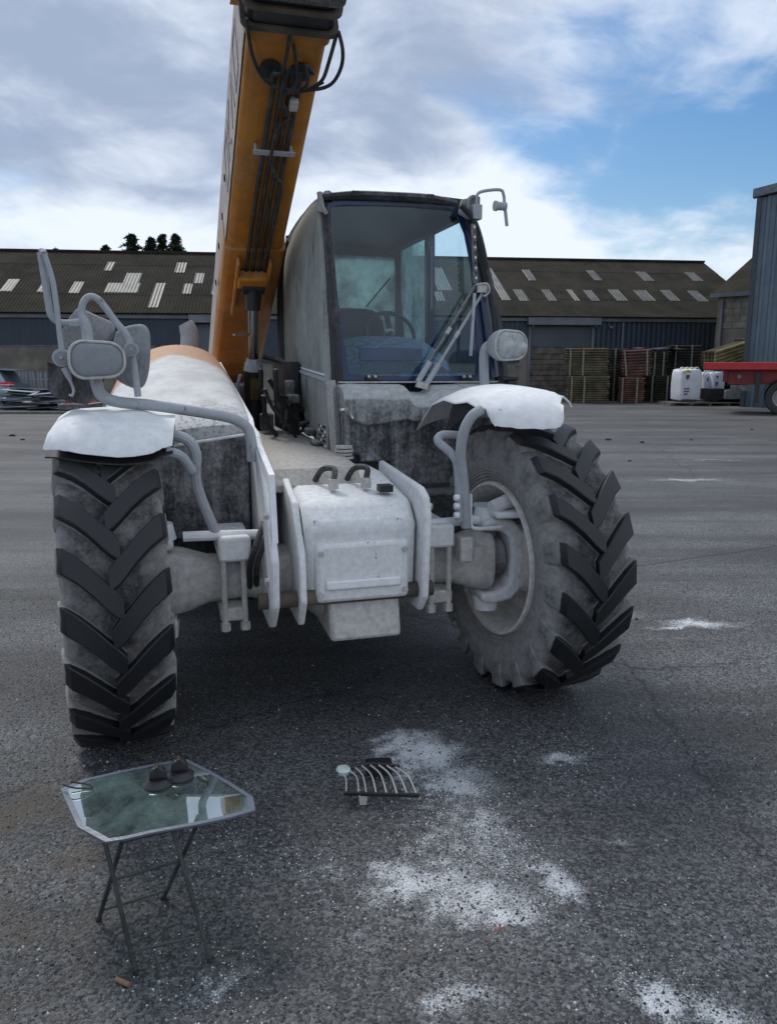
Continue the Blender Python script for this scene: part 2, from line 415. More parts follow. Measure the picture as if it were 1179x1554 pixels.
    ld = t.math('ABSOLUTE', t.math('ADD', t.math('SUBTRACT', t.vmath('DOT_PRODUCT', v, tuple(n), out=1), n.dot(a)), t.math('MULTIPLY', t.math('SUBTRACT', t.noise(v, 1.2, 5), .5), .12)))
    joint = t.math('MULTIPLY', t.ramp(ld, .020, .008), t.ramp(x, .9, 1.3))
    cr = t.math('MAXIMUM', t.math('MULTIPLY', crack, .6), t.math('MULTIPLY', joint, .6))
    base = t.mix(cr, base, (.016, .016, .017))
    h = t.math('ADD', t.math('MULTIPLY', t.math('SUBTRACT', 1., edge), t.math('MULTIPLY', near, .7)), t.math('MULTIPLY', t.noise(v, 45, 5, .7), .8))
    h = t.math('SUBTRACT', h, t.math('MULTIPLY', cr, 1.))
    finish(t, base, t.ramp(cv, 0, 1, .62, .9), 0., h, .8, .010, Specular_IOR_Level=.42); return m
M_ground = ground_mat()
N = 120; g = MB(); rows = []
def gh(x, y): return 0.
xs = [-600, -200, -60, -25, -12]+[-6+.25*i for i in range(49)]+[12, 25, 60, 200, 600]
ys = [-60, -10, 0]+[1+.25*i for i in range(37)]+[14, 20, 30, 60, 150, 500, 1200]
vs = [(x, y, 0) for y in ys for x in xs]; c = len(xs)
g.add(vs, [(i*c+j, i*c+j+1, i*c+c+j+1, i*c+c+j) for i in range(len(ys)-1) for j in range(c-1)])
tag(g.build('ground', M_ground, sm=0), kind='structure')

# loose chips and grit lying proud of the asphalt near the camera
def chip_mat():
    m, t = newmat('stone_chips'); geo = t.n('ShaderNodeNewGeometry')
    rnd = geo.outputs['Random Per Island']
    c = t.mix(t.math('POWER', rnd, 1.5), (.022, .024, .027), (.17, .176, .185))
    c = t.mix(t.ramp(rnd, .93, .97), c, (.40, .41, .42)); c = t.mix(t.ramp(rnd, .985, .99), c, (.14, .07, .035))
    finish(t, c, .8); return m
def chips(name, n, region, s0, s1, mat, kind='stuff'):
    k = MB(); rnd = random.Random(n)
    for _ in range(n):
        p = region(rnd)
        if p is None: continue
        s = s0*(s1/s0)**(rnd.random()**2.2); a = rnd.random()*6.28; h = s*(.35+.4*rnd.random())
        vs = [(p[0]+s*math.cos(a+q*1.5708+rnd.uniform(-.5, .5))*rnd.uniform(.6, 1.1), p[1]+s*math.sin(a+q*1.5708+rnd.uniform(-.5, .5))*rnd.uniform(.6, 1.1), -.001) for q in range(4)]
        tp = [((v[0]-p[0])*.55+p[0]+rnd.uniform(-.2, .2)*s, (v[1]-p[1])*.55+p[1], h*rnd.uniform(.7, 1.1)) for v in vs]
        k.add(vs+tp, [(4,5,6,7),(0,1,5,4),(1,2,6,5),(2,3,7,6),(3,0,4,7)])
    return tag(k.build(name, mat, sm=0), kind=kind)
M_chip = chip_mat()
def reg_near(r):
    y = 1.25+(r.random()**1.5)*4.2; w = .62*y+.15
    return (r.uniform(-w, w), y)
chips('asphalt_grit', 60000, reg_near, .0018, .0075, M_chip)
def reg_left(r):
    y = r.uniform(1.2, 3.2); return (r.gauss(-.95, .3), y)
chips('loose_gravel', 900, reg_left, .0025, .0095, M_chip)
M_powder = simple('white_powder_crumbs', (.62, .64, .66), .95)
cent = [gz(*p) for p in ((650,1165),(670,1220),(720,1250),(760,1300),(730,1280),(825,1340),(650,1345),(720,1375),(1000,1490),(860,1155),(320,1500),(345,1287),(485,1325))]
def reg_pow(r):
    c = r.choice(cent); return (r.gauss(c.x, .12), r.gauss(c.y, .13))
chips('powder_crumbs', 7000, reg_pow, .0010, .0048, M_powder)

# =================================================================== LONG WAREHOUSE
M_blueclad = simple('navy_cladding', (.013, .027, .046), .5, var=.18, scale=1.2)
M_roof = None
def roof_mat():
    m, t = newmat('mossy_fibre_cement'); v = coord(t)
    n = t.noise(v, .7, 8, .68); mp = t.n('ShaderNodeMapping', ins={0: v, 3: (2.2, .35, .35)}).outputs[0]
    s = t.noise(mp, 1.4, 6, .7)
    c = t.mix(t.ramp(n, .3, .7), (.018, .018, .014), (.042, .036, .029))
    c = t.mix(t.math('MULTIPLY', t.ramp(s, .5, .72), .6), c, (.035, .038, .018))
    c = t.mix(t.math('MULTIPLY', t.ramp(t.noise(v, 5, 5, .7), .6, .75), .5), c, (.065, .062, .056))
    finish(t, c, .95, 0., t.noise(v, 14, 5), .5, .03, Specular_IOR_Level=.1); return m
M_roof = roof_mat()
def skylight_mat():
    m, t = newmat('aged_skylight_sheet'); v = coord(t)
    c = t.mix(t.ramp(t.noise(v, 2.3, 7, .7), .35, .65), (.024, .023, .020), (.078, .078, .073))
    finish(t, c, .55, 0., None); return m
M_skyl = skylight_mat()
M_skyl2 = simple('new_skylight_sheet', (.115, .115, .107), .6, var=.3, scale=2)
def block_mat():
    m, t = newmat('old_blockwork'); v = coord(t)
    c = t.mix(t.ramp(t.noise(v, .8, 7, .65), .3, .7), (.10, .092, .078), (.20, .185, .155))
    finish(t, c, .9, 0., t.noise(v, 9, 5), .4, .02); return m
M_block = block_mat()
M_shutter = simple('grey_shutter', (.075, .095, .11), .5, var=.1, scale=.8)
M_trim = simple('grey_trim', (.12, .135, .15), .55, var=.2, scale=1.)
M_boards = simple('weathered_boards', (.105, .088, .076), .85, var=.45, scale=3)

eA = at(0, 468, 33.3); eB = at(1085, 477, 37.3)
U = Vector((eB.x-eA.x, eB.y-eA.y, 0)).normalized(); NB = Vector((-U.y, U.x, 0))
org = Vector((eA.x, eA.y, 0)); EZ, RZ, RUN = 4.03, 7.28, 6.6
wh = empty('warehouse', org, math.atan2(U.y, U.x), 'long low navy and block warehouse with dark mossy corrugated roof across the yard', 'warehouse')
X0, X1 = -16., 37.0
X1R = 35.6
def whp(px, py, off=0.):      # pixel -> warehouse frame on front wall plane
    r = wray(px, py); o = Vector((0, 0, CAMH)); k = ((org-o).dot(NB)+off)/r.dot(NB); p = o+r*k-org
    return (p.dot(U), p.z)
def whr(px, py):              # pixel -> roof plane (x, fraction up the slope)
    o = Vector((0, 0, CAMH)); r = wray(px, py); nrm = (NB*(RZ-EZ)-Vector((0, 0, RUN))).normalized()
    a = org+Vector((0, 0, EZ)); k = (a-o).dot(nrm)/r.dot(nrm); p = o+r*k-org
    return (p.dot(U), p.dot(NB)/RUN)
def corr(b, x0, x1, y0, z0, y1, z1, pitch, amp, off=0., rows=1, seg=4):
    """corrugated sheet from (y0,z0) to (y1,z1) between x0 and x1"""
    nx = max(2, int((x1-x0)/pitch*seg)); d = Vector((0, y1-y0, z1-z0)); nn = Vector((0, -(z1-z0), y1-y0)).normalized()
    if nn.z < 0 and abs(nn.z) > .1: nn = -nn
    if abs(nn.z) <= .1 and nn.y > 0: nn = -nn
    vs = []
    for j in range(rows+1):
        for i in range(nx+1):
            x = x0+(x1-x0)*i/nx; h = amp*math.sin(2*math.pi*x/pitch)+off
            p = Vector((x, y0, z0))+d*(j/rows)+nn*h; vs.append(p)
    c = nx+1
    b.add(vs, [(j*c+i, j*c+i+1, j*c+c+i+1, j*c+c+i) for j in range(rows) for i in range(nx)])
def sl(f): return (-.35+(RUN+.35)*f if False else RUN*f, EZ+(RZ-EZ)*f)
# roof in overlapping courses of corrugated sheet, each course a part
edges = [-.06, .22, .48, .74, .995]
for i in range(4):
    b = MB(); y0, z0 = sl(edges[i]); y1, z1 = sl(edges[i+1]+.012)
    corr(b, X0, X1R if True else X1, y0, z0, y1, z1, .146, .022, .012*(i % 2)); b.build('roof_sheet_course', M_roof, wh, sm=60)
b = MB(); b.add([(X0, RUN, RZ-.05), (X1R, RUN, RZ-.05), (X1R, 2*RUN, EZ), (X0, 2*RUN, EZ)], [(0,1,2,3)]); b.build('rear_roof_slope', M_roof, wh)
MB().bar((X0, RUN, RZ+.02), (X1R, RUN, RZ+.02), .35, .1).build('ridge_cap', M_roof, wh)
# gable verge at the right, walls
b = MB(); b.prism([(.02, 0), (.02, EZ-.08), (RUN, RZ-.12), (2*RUN-.02, EZ-.08), (2*RUN-.02, 0)], 'x', X1R-.4, X1R-.15); b.build('gable_wall', M_block, wh)
MB().box((X0, -.16, EZ-.42), (X1R, -.02, EZ-.26)).build('gutter', M_trim, wh, bevel=.02)
# front wall: blockwork plinth + navy cladding (split around the two doors)
d1a, d1b = whp(806, 500)[0], whp(898, 500)[0]; d2a, d2b = whp(297, 500)[0], whp(345, 500)[0]
def wall_run(x0, x1, zs):
    b = MB(); corr(b, x0, x1, 0, zs, 0, EZ-.2, .25, .022); b.build('cladding', M_blueclad, wh, sm=60)
    n = 0; b = MB(); b.box((x0, .06, 0), (x1, .3, zs)); b.build('plinth_wall', M_block, wh)
    
zL, zR = whp(40, 524)[1], 1.7
wall_run(X0, d2a-.25, zL); wall_run(d2b+.30, d1a-.55, zR); wall_run(d1b+.12, X1R-.1, zR)
MB().box((d1a-.55, .02, 0), (d1a-.06, .3, 2.35)).build('stone_pier', M_block, wh)
MB().box((d1a-.55, .02, 2.352), (d1a-.06, .3, EZ-.2)).build('cladding', M_blueclad, wh)
# doors
def roller(xa, xb, zb, box_h=.36):
    b = MB(); nsl = 26; z1 = whp(850, 495)[1]
    for i in range(nsl):
        z = zb+(z1-zb)*i/nsl; h = (z1-zb)/nsl; b.box((xa, .10, z+.006), (xb, .14+.0*i, z+h-.006))
    b.box((xa, .13, zb), (xb, .15, z1))
    d = b.build('roller_shutter', M_shutter, wh)
    MB().box((xa-.12, -.02, 0), (xa-.01, .2, z1+.02)).build('door_jamb', M_trim, wh)
    MB().box((xb+.01, -.02, 0), (xb+.12, .2, z1+.02)).build('door_jamb', M_trim, wh)
    MB().box((xa-.25, -.34, z1+.03), (xb+.35, -.03, z1+.03+box_h)).build('shutter_housing', M_trim, wh, bevel=.03)
    for dx in (-.03, xb-xa+.07): MB().box((xa+dx, -.30, z1-.05), (xa+dx+.06, -.03, z1+.028)).build('housing_bracket', M_trim, wh)
roller(d1a, d1b, whp(850, 528)[1]); roller(d2a, d2b+.2, .0)
zt = whp(850, 528)[1]-.02; nb = 9
for i in range(nb):
    z = .12+(zt-.12)*i/nb
    b = MB(); dz = (zt-.12)/nb; b.box((d1a+.01, .04+random.uniform(-.012, .012), z), (d1b-.01, .09, z+dz-.025))
    b.build('plank', M_boards, wh)
MB().box((d1a, .1, 0), (d1b, .16, zt+.1)).build('plank_backing', M_boards, wh)
# downpipes, vents and lamps on wall
for px in (757, 944):
    x = whp(px, 500)[0]; MB().cyl((x, -.07, .1), (x, -.07, EZ-.3), .05).build('downpipe', M_trim, wh)
x = whp(1088, 500)[0]; MB().box((x-.15, -.2, 0), (x+.3, 0, EZ-.45)).build('corner_pier', simple('brown_brick', (.10, .07, .05), .9), wh)
for px, py in ((925, 497), (213, 475)):
    x, z = whp(px, py); MB().box((x-.08, -.2, z-.05), (x+.08, -.03, z+.06)).build('wall_lamp', M_skyl2, wh, bevel=.02)
x, z = whp(787, 553); MB().box((x-.17, -.0, z-.1), (x+.17, .015, z+.1)).build('notice', M_skyl2, wh)
# skylight sheets
SK = [((158,430),(209,444),1),((186,415),(214,431),1),((158,398),(172,411),0),((104,428),(123,445),0),((0,424),(22,442),0),((56,428),(66,443),0),((224,430),(243,467),0),
      ((265,399),(283,414),0),((294,415),(310,430),1),((276,431),(292,446),0),((320,430),(332,447),0),
      ((803,410),(816,426),0),((788,440),(806,457),0),((833,440),(848,457),0),((902,411),(916,426),0),((896,441),(914,457),0),((978,413),(996,427),0),((935,440),(955,457),0),
      ((976,441),(997,457),0),((1016,441),(1034,457),0),((1052,414),(1071,427),0),((1058,442),(1079,458),0),((871,440),(877,457),1),((762,408),(778,456),1),
      ((664,407),(690,441),0),((664,443),(678,457),0),((612,420),(626,440),0)]
for (a, c2, k) in SK:
    # take x at the middle row; sheets run straight up the slope
    xl, f0 = whr(a[0], c2[1]); xr, _ = whr(c2[0], c2[1]); _, f1 = whr((a[0]+c2[0])/2, a[1])
    b = MB(); y0, z0 = sl(f0); y1, z1 = sl(min(f1, .97)); ww = max(.28, (xr-xl)*(.86 if (c2[0]-a[0]) < 40 else 1.))
    corr(b, xl, xl+ww, y0, z0, y1, z1, .146, .018, .022); b.build('skylight_sheet', M_skyl2 if k else M_skyl, wh, sm=60)

# =================================================================== STONE SHED, GREY CLAD SHED
cn = at(1090, 445, 34.); a1 = R(-28)
a1 = R(-46); sh = empty('stone_shed', (cn.x, cn.y, 0), a1, 'stone and block shed with dark slate roof beside the grey clad shed', 'shed')
ez = cn.z
b = MB(); b.box((0, 0, 0), (9, .3, ez-.02)); b.build('wall', M_block, sh)
courses = 12
M_stone = simple('pale_blocks', (.20, .18, .15), .9, var=.3, scale=2.)
for i in range(5):
    for j in range(7):
        o = MB().box((0.12+j*.62+(.3 if i % 2 else 0), -.03-random.random()*.012, ez-.40-i*.28), (.12+j*.62+.60+(.3 if i % 2 else 0), .0, ez-.40-i*.28+.262)).build('block', M_stone, sh)
b = MB(); b.box((0, .3, 0), (.3, 9, ez-.02)); b.build('side_wall', M_block, sh)
b = MB(); b.sheet([[(-.2, -.3, ez-.05), (9, -.3, ez-.05)], [(-.2, 4.6, ez+2.25), (9, 4.6, ez+2.25)], [(-.2, 9.4, ez-.05), (9, 9.4, ez-.05)]], .09); b.build('roof', M_roof, sh, sm=0)
MB().box((-.2, -.42, ez-.2), (9, -.31, ez-.03)).build('gutter', M_trim, sh)
MB().cyl((.25, -.1, 0), (.25, -.1, ez-.2), .06).build('downpipe', M_trim, sh)

M_greyclad = simple('grey_blue_cladding', (.085, .13, .165), .5, var=.22, scale=.8)
gc = at(1156, 300, 28.5)
gs = empty('grey_shed', (gc.x, gc.y, 0), R(-32), 'tall blue grey corrugated metal shed at the right edge behind the red flatbed', 'shed')
b = MB()
nx = 0; x = 0.
pts = []
while x < 24:
    pts += [(x, 0), (x+.16, 0), (x+.20, -.05), (x+.30, -.05), (x+.34, 0)]; x += .34
top = lambda x: gc.z+.16*x
vs = [(p[0], p[1], z) for p in pts for z in (0, top(p[0]))]
b.add(vs, [(2*i, 2*i+2, 2*i+3, 2*i+1) for i in range(len(pts)-1)]); b.build('cladding', M_greyclad, gs, sm=0)
MB().box((-.16, -.12, 0), (.0, .3, gc.z)).build('corner_flashing', simple('dark_flashing', (.035, .045, .055), .5), gs)
MB().prism([(-.3, gc.z), (24, top(24)), (24, top(24)+.34), (-.3, gc.z+.30)], 'y', -.22, .1).build('verge_trim', simple('verge_grey', (.10, .125, .15), .5), gs)
MB().box((-.2, .3, 0), (-.1, 16, gc.z)).build('side_cladding', M_greyclad, gs)
MB().prism([(-.25, gc.z+.15), (24, top(24)+.15), (24, top(24)+.1), (-.25, gc.z+.1)], 'y', .12, 16).build('roof', M_roof, gs)
sg = MB().box((6.4, -.07, 3.6), (7.3, -.055, 4.7)).build('number_sign', simple('sign_white', (.75, .76, .77), .5, var=.05), gs)
text('numeral', '4', 1.05, simple('sign_black', (.01, .01, .01), .5), sg, (6.85, -.075, 4.12), (R(90), 0, 0))

# =================================================================== TIMBER BUNDLES
M_tg = simple('green_brown_timber', (.085, .072, .038), .85, var=.5, scale=2.5)
M_tr = simple('red_brown_timber', (.10, .048, .034), .85, var=.45, scale=2.5)
M_td = simple('dark_timber', (.028, .024, .019), .9, var=.5, scale=2.5)
M_ty = simple('pale_yellow_timber', (.26, .20, .10), .8, var=.35, scale=2.5)
M_strap = simple('steel_strap', (.16, .15, .12), .6)
def bundle(px0, px1, pt, pb, depth, mat, label, zbase=0., layers=13, tilt=0., straps=((.22, .22), (.74, .74)), deep=1.9, rz=R(-14), cap=False, posts=None):
    a, c3 = at(px0, pb, depth), at(px1, pt, depth)
    w = (c3.x-a.x)*.94; h = c3.z-a.z; z0 = a.z if zbase is None else zbase
    root = empty('timber_bundle', (a.x, a.y, max(z0, 0)), rz, label, 'timber stack', 'banded bundles of timber stacked in the yard')
    b = MB(); hh = h/layers; r_ = random.Random(int(px0*7+pt))
    for i in range(layers):
        z = i*hh; nrow = 10; jut = r_.uniform(-.03, .03)
        # long posts lie along x, their ends uneven
        for k in range(nrow):
            y = deep*k/nrow; e0 = r_.uniform(-.07, .05)+jut; e1 = r_.uniform(-.06, .08)+jut
            rr = hh*.40; cy = y+deep/nrow/2
            b.tube([(e0, cy, z+hh*.5), (w+e1, cy, z+hh*.5)], [rr, rr], 6, 0)
        # spacer battens
    o = b.build('post_layers', mat, root, sm=50); o['kind'] = 'stuff'
    if tilt: root.rotation_euler[1] = tilt
    for s0, s1 in straps:
        MB().bar((w*s0, -.02, 0), (w*s1, -.02, h), .07, .02, (0, 1, 0)).build('strap', M_strap, root)
    return root
bundle(860, 922, 571, 612, 33., M_tg, 'lower of the two green brown timber bundles, leftmost stack beside the boarded door', layers=12, straps=((.1, .1), (.42, .42)))
bundle(858, 921, 528, 570, 33., M_tg, 'upper of the two green brown timber bundles, leftmost stack beside the boarded door', zbase=None, layers=11, straps=((.1, .1), (.42, .42)))
bundle(922, 948, 532, 612, 34.6, M_td, 'tall dark timber bundle squeezed between the green brown and red brown stacks', layers=20, straps=((.3, .3),))
bundle(940, 976, 573, 612, 33., M_tr, 'lower red brown timber bundle, leaning one sits on top of it', layers=12, straps=((.08, .08), (.7, .7)))
bundle(946, 988, 531, 571, 33., M_tr, 'upper red brown timber bundle leaning to the right on its stack', zbase=None, layers=9, tilt=R(-2.5), straps=((.1, .02), (.85, .85)))
bundle(978, 1022, 572, 612, 34.2, M_td, 'lower dark timber bundle right of the red brown stack', layers=12)
bundle(986, 1012, 534, 571, 34.2, M_td, 'upper dark timber bundle right of the leaning red brown bundle', zbase=None, layers=9)
bundle(1010, 1056, 528, 612, 35.2, M_td, 'tall dark timber stack with pale top behind the white bulk bags', layers=20)
bundle(1057, 1086, 533, 556, 35.4, M_ty, 'small pale yellow timber bundle above the red trailer end', zbase=None, layers=6, straps=((.2, .2),))
bundle(1060, 1092, 557, 610, 35.6, M_td, 'dark timber stack under the pale yellow bundle', layers=12, straps=())
bundle(1090, 1142, 557, 610, 31.8, M_td, 'dark timber stack under the slanting pale logs', layers=12, straps=())
# slanting logs
a = at(1084, 545, 31.5)
lg = empty('log_bundle', (a.x, a.y, a.z-.35), R(20), 'bundle of pale round logs slanting up, dark ends facing right, above the red trailer', 'log bundle')
for i in range(5):
    for k in range(4):
        o = MB().tube([(0, k*.2, i*.15), (1.62, k*.2+.0, i*.15+.42)], [.075, .085], 8, 0).build('log', M_ty if k == 0 else M_tg, lg)
MB().obox((1.75, .3, .78), (.12, 0, .03), (0, .45, 0), (0, 0, .42)).build('end_board', M_td, lg)
# tarpaulin sheet on top of bundle
a = at(968, 531, 34)
tp = MB().sheet([[Vector((a.x+i*.28, a.y-.2+j*.5, a.z+.03*math.sin(i*1.7)+.03*j+.05)) for i in range(8)] for j in range(3)], .03)
tag(tp.build('plank_sheet', M_td), 'warped dark board lying loose on top of the red brown bundle', 'board')

# =================================================================== BULK BAGS
M_bag = simple('white_woven_bag', (.58, .60, .64), .75, var=.07, scale=3, bump=.3)
M_ink = simple('blue_ink', (.05, .09, .16), .7); M_yel = simple('yellow_tie', (.5, .5, .05), .7)
def bulk_bag(px0, px1, pt, pb, depth, label, top_only=False, rz=R(8)):
    a, c3 = at(px0, pb, depth), at(px1, pt, depth); w = (c3.x-a.x)*.86; h = c3.z-a.z
    root = empty('bulk_bag', ((a.x+c3.x)/2, a.y+w/2, a.z), rz, label, 'bulk bag', 'white bulk bags on the pallet')
    rings = []
    for k, (zz, sc) in enumerate(((0, .95), (.04, .99), (.3, 1.0), (.6, 1.02), (.9, 1.0), (.97, .95), (1., .75))):
        rings.append([(p[0]*sc*(1+.02*math.sin(i*2.1+k)), p[1]*sc*(1+.035*math.cos(i*1.7+k)), zz*h+.035*math.sin(i*1.3+k)) for i, p in enumerate(rrect(w, w, w*.09, 3))])
    MB().loft(rings).build('bag_body', M_bag, root, sm=60)
    for i in range(4):
        x = -.36*w+i*.24*w; MB().tube([(x-.1, -.2*w, h*.9), (x, -.1*w, h*1.06), (x+.22*w, 0, h*1.03), (x+.3*w, .1, h*.9)], .035, 6, 4).build('lifting_loop', M_bag, root)
    l = MB(); l.prism([(-.3*w, h*.83), (-.14*w, h*.83), (-.14*w, h*.74), (-.22*w, h*.66), (-.3*w, h*.74)], 'y', -w*.525, -w*.512); l.build('shield_mark', M_ink, root)
    for i, ww in enumerate((.26, .24, .18)):
        MB().box((-.36*w, -w*.525, h*(.36-.09*i)), (-.36*w+ww*w, -w*.512, h*(.36-.09*i)+.045)).build('print_line', M_ink, root)
    return root
bb = bulk_bag(1026, 1064, 561, 607, 31., 'nearest white bulk bag with blue shield print and yellow tie')
MB().tube([(-.5, -.62, 1.1), (-.35, -.66, 1.16), (-.2, -.63, 1.12)], .05, 6, 3).build('tie', M_yel, bb)
bulk_bag(1064, 1082, 566, 607, 31.8, 'narrow white bulk bag half hidden between two others')
bulk_bag(1078, 1100, 566, 590, 31.4, 'small white bulk bag standing on black crate nearest the red trailer')
a = at(1076, 607, 31.); c3 = at(1100, 590, 31.)
MB().box((a.x, a.y, a.z), (c3.x, a.y+1, c3.z)).build('crate', M_black)
tag(bpy.data.objects['crate'], 'black crate under the small white bulk bag', 'crate')
a = at(1018, 611, 30.5); c3 = at(1165, 611, 30.5)
pl = empty('pallet', (a.x, a.y, 0), 0, 'long low timber pallet under the white bulk bags', 'pallet')
for i in range(5): MB().box((0, i*.32, .10), (c3.x-a.x, i*.32+.24, .13)).build('slat', M_boards, pl)
for i in range(6): MB().box((i*(c3.x-a.x-.1)/5, 0, 0), (i*(c3.x-a.x-.1)/5+.1, 1.5, .098)).build('bearer', M_boards, pl)
a = at(1100, 606, 30.8); c3 = at(1146, 592, 30.8)
tag(MB().box((a.x, a.y, a.z), (c3.x, a.y+1.2, c3.z)).build('concrete_block', simple('pale_concrete', (.2, .2, .19), .9), bevel=.02), 'grey concrete block lying under the red flatbed', 'concrete block')

# =================================================================== RED FLATBED TRAILER
M_red = simple('red_paint', (.42, .012, .018), .4, var=.15, scale=2)
M_redd = simple('red_chassis', (.16, .008, .012), .5, var=.2, scale=2)
a = at(1068, 550, 25.7); D0 = a
tr = empty('flatbed_trailer', (a.x, a.y, 0), R(-25), 'red flatbed lorry trailer parked at the right edge in front of grey shed', 'trailer')
ht = a.z; zb = at(1068, 561, 25.7).z
MB().box((0, 0, zb), (13.4, 2.5, ht)).build('deck', M_red, tr, bevel=.015)
MB().box((.75, .35, zb-.48), (13, .6, zb-.002)).build('chassis_rail', M_redd, tr)
MB().box((.75, 1.9, zb-.48), (13, 2.15, zb-.002)).build('chassis_rail', M_redd, tr)
MB().box((.6, .3, zb-.4), (.74, 2.2, zb-.003)).build('rear_beam', M_redd, tr)
wheel_r = .55
wx0 = 2.45
def small_wheel(parent, x, y):
    w = MB().lathe([(-.12, .30), (-.14, .40), (-.13, .53), (-.08, .55), (.08, .55), (.13, .53), (.14, .40), (.12, .30)], axis='y', seg=28, closed=True).build('wheel', M_black, parent, loc=(x, y, .55))
    MB().lathe([(-.125, .0), (-.125, .1), (-.06, .12), (-.02, .24), (-.12, .29), (-.13, .31), (.1, .31)], axis='y', seg=24).build('rim', simple('steel_rim', (.3, .3, .3), .5), w)
    MB().lathe([(-.2, 0), (-.2, .09), (-.12, .12)], axis='y', seg=16).build('hub', M_red, w)
    return w
for i in range(3):
    w = small_wheel(tr, wx0+i*1.32, .32)
    small_wheel(tr, wx0+i*1.32, 2.15)
    b = MB(); rows = []
    for k in range(9):
        an = R(170-20*k); rows.append([(wx0+i*1.32+.66*math.cos(an), .08, .55+.64*math.sin(an)), (wx0+i*1.32+.66*math.cos(an), .62, .55+.64*math.sin(an))])
    b.sheet(rows, .02).build('mudguard', M_black, tr)
MB().box((wx0-.85, .15, .35), (wx0-.72, .6, zb-.1)).build('mud_flap', M_black, tr)
MB().box((wx0-1.6, .2, .75), (wx0-.95, .55, zb-.5)).build('tool_box', M_darkmetal, tr)
MB().lathe([(-.02, 0), (-.02, .06), (0, .07)], axis='y', seg=14).build('side_lamp', M_skyl2, tr, loc=(wx0-1.35, .1, zb-.22))
for z in (.75, 1.15): MB().box((wx0+3.6, .05, z), (wx0+7, .1, z+.12)).build('side_rail', M_skyl2, tr)

# =================================================================== TREES beyond roof
def leaf_mat():
    m, t = newmat('conifer_needles'); rnd = t.n('ShaderNodeNewGeometry').outputs['Random Per Island']
    finish(t, t.mix(rnd, (.010, .022, .013), (.030, .050, .028)), .8); return m
M_leaf = leaf_mat(); M_bark = simple('bark', (.05, .04, .03), .9)
def conifer(px, ptop, hw, depth, label, seed):
    r = random.Random(seed); tp = at(px, ptop, depth); wd = hw/FPX*depth
    root = empty('conifer_tree', (tp.x, tp.y, 0), 0, label, 'tree', 'dark conifers behind the warehouse roof')
    MB().tube([(0, 0, 0), (.1, 0, tp.z*.6), (0, 0, tp.z-.3)], [.3, .18, .04], 8, 4).build('trunk', M_bark, root)
    b = MB(); zlow = tp.z-4.5
    for k in range(40):
        z = zlow+(tp.z-zlow)*(k/40.)**.9; f = (tp.z-z)/1.3; ln = min(wd*3.2, wd*(.30+f*1.35))*r.uniform(.45, 1.25)
        for q in range(6):
            an = r.random()*6.28; L2 = ln*r.uniform(.6, 1.1)
            for s in range(8):
                u = (s+.5)/8*L2; c_ = Vector((math.cos(an)*u, math.sin(an)*u, z+.10*u-.18*(u/wd)**2+r.uniform(-.08, .08)))
                for _ in range(5):
                    d = Vector((r.uniform(-1, 1), r.uniform(-1, 1), r.uniform(-.5, .6))).normalized()*r.uniform(.12, .30); e = d.cross(Vector((r.uniform(-1, 1), r.uniform(-1, 1), 1))).normalized()*.07
                    b.add([c_-e, c_+e, c_+d+e*.3], [(0, 1, 2)])
    b.build('crown', M_leaf, root, sm=0)
conifer(200, 356, 15, 62, 'wide topped dark conifer, leftmost of the tall group behind the roof', 1)
conifer(229, 361, 10, 62, 'narrow dark conifer second from the left in the group behind the roof', 2)
conifer(246, 356, 10, 63, 'dark conifer third from the left in the group behind the roof', 3)
conifer(266, 356, 12, 62, 'dark conifer nearest the orange boom behind the roof', 4)
conifer(161, 373, 11, 62, 'small low conifer tip just above the ridge left of the tall group', 5)
conifer(85, 378, 5, 64, 'tiny conifer tip barely showing above the ridge far left', 6)

# =================================================================== LEFT SIDE: fence, metal heap, skip, car
M_galv = simple('galvanised_steel', (.24, .28, .33), .5, .3, var=.2, scale=1)
a = at(-60, 604, 31.); c3 = at(112, 604, 31.); zt = at(0, 563, 31.).z
fn = empty('palisade_fence', (a.x, a.y, 0), 0, 'galvanised steel palisade fence in front of block wall far left', 'fence')
wd = c3.x-a.x; npal = int(wd/.145)
src = MB().prism([(-.035, .1), (.035, .1), (.035, zt-.08), (0, zt), (-.035, zt-.08)], 'y', -.012, .012).build('pale', M_galv, fn)
for i in range(1, npal): inst(src, fn, (i*.145+random.uniform(-.008, .008), 0, 0), (0, random.uniform(-.03, .03), 0))
for z in (.4, zt-.35): MB().box((-.1, .02, z), (wd+.1, .07, z+.05)).build('rail', M_galv, fn)
for i in range(3): MB().box((i*wd/2.1, .08, 0), (i*wd/2.1+.1, .18, zt-.15)).build('post', M_galv, fn)
def heap(px, py, depth, n, w, label):
    p = at(px, py, depth); root = empty('sheet_metal_pile', (p.x, p.y, 0), 0, label, 'metal pile')
    for i in range(n):
        z = .05+i*.75/n; b = MB(); b.obox((random.uniform(-.2, .2), random.uniform(-.3, .3), z), (w*random.uniform(.35, .5), 0, random.uniform(-.05, .05)), (0, .4, random.uniform(-.08, .08)), (0, 0, .012))
        b.build('metal_sheet', M_galv if i % 3 else M_skyl2, root)
    return root
heap(38, 612, 28.5, 12, 1.5, 'heap of bent galvanised sheets beside the silver car')
heap(75, 613, 28., 9, 1.2, 'lower heap of galvanised sheets left of the rusty skip')
a = at(88, 622, 27); c3 = at(136, 613, 27)
sk = empty('steel_skip', (a.x, a.y, 0), 0, 'low dark skip filled with red scrap under the hanging black sheet', 'skip')
MB().box((0, 0, .05), (c3.x-a.x, 1.4, c3.z)).build('bin', M_darkmetal, sk, bevel=.02)
b = MB()
for i in range(26):
    b.obox((random.uniform(.1, .9), random.uniform(.1, 1.1), c3.z+random.uniform(0, .18)), (random.uniform(.05, .2), 0, random.uniform(-.1, .1)), (0, .06, 0), (0, 0, .02))
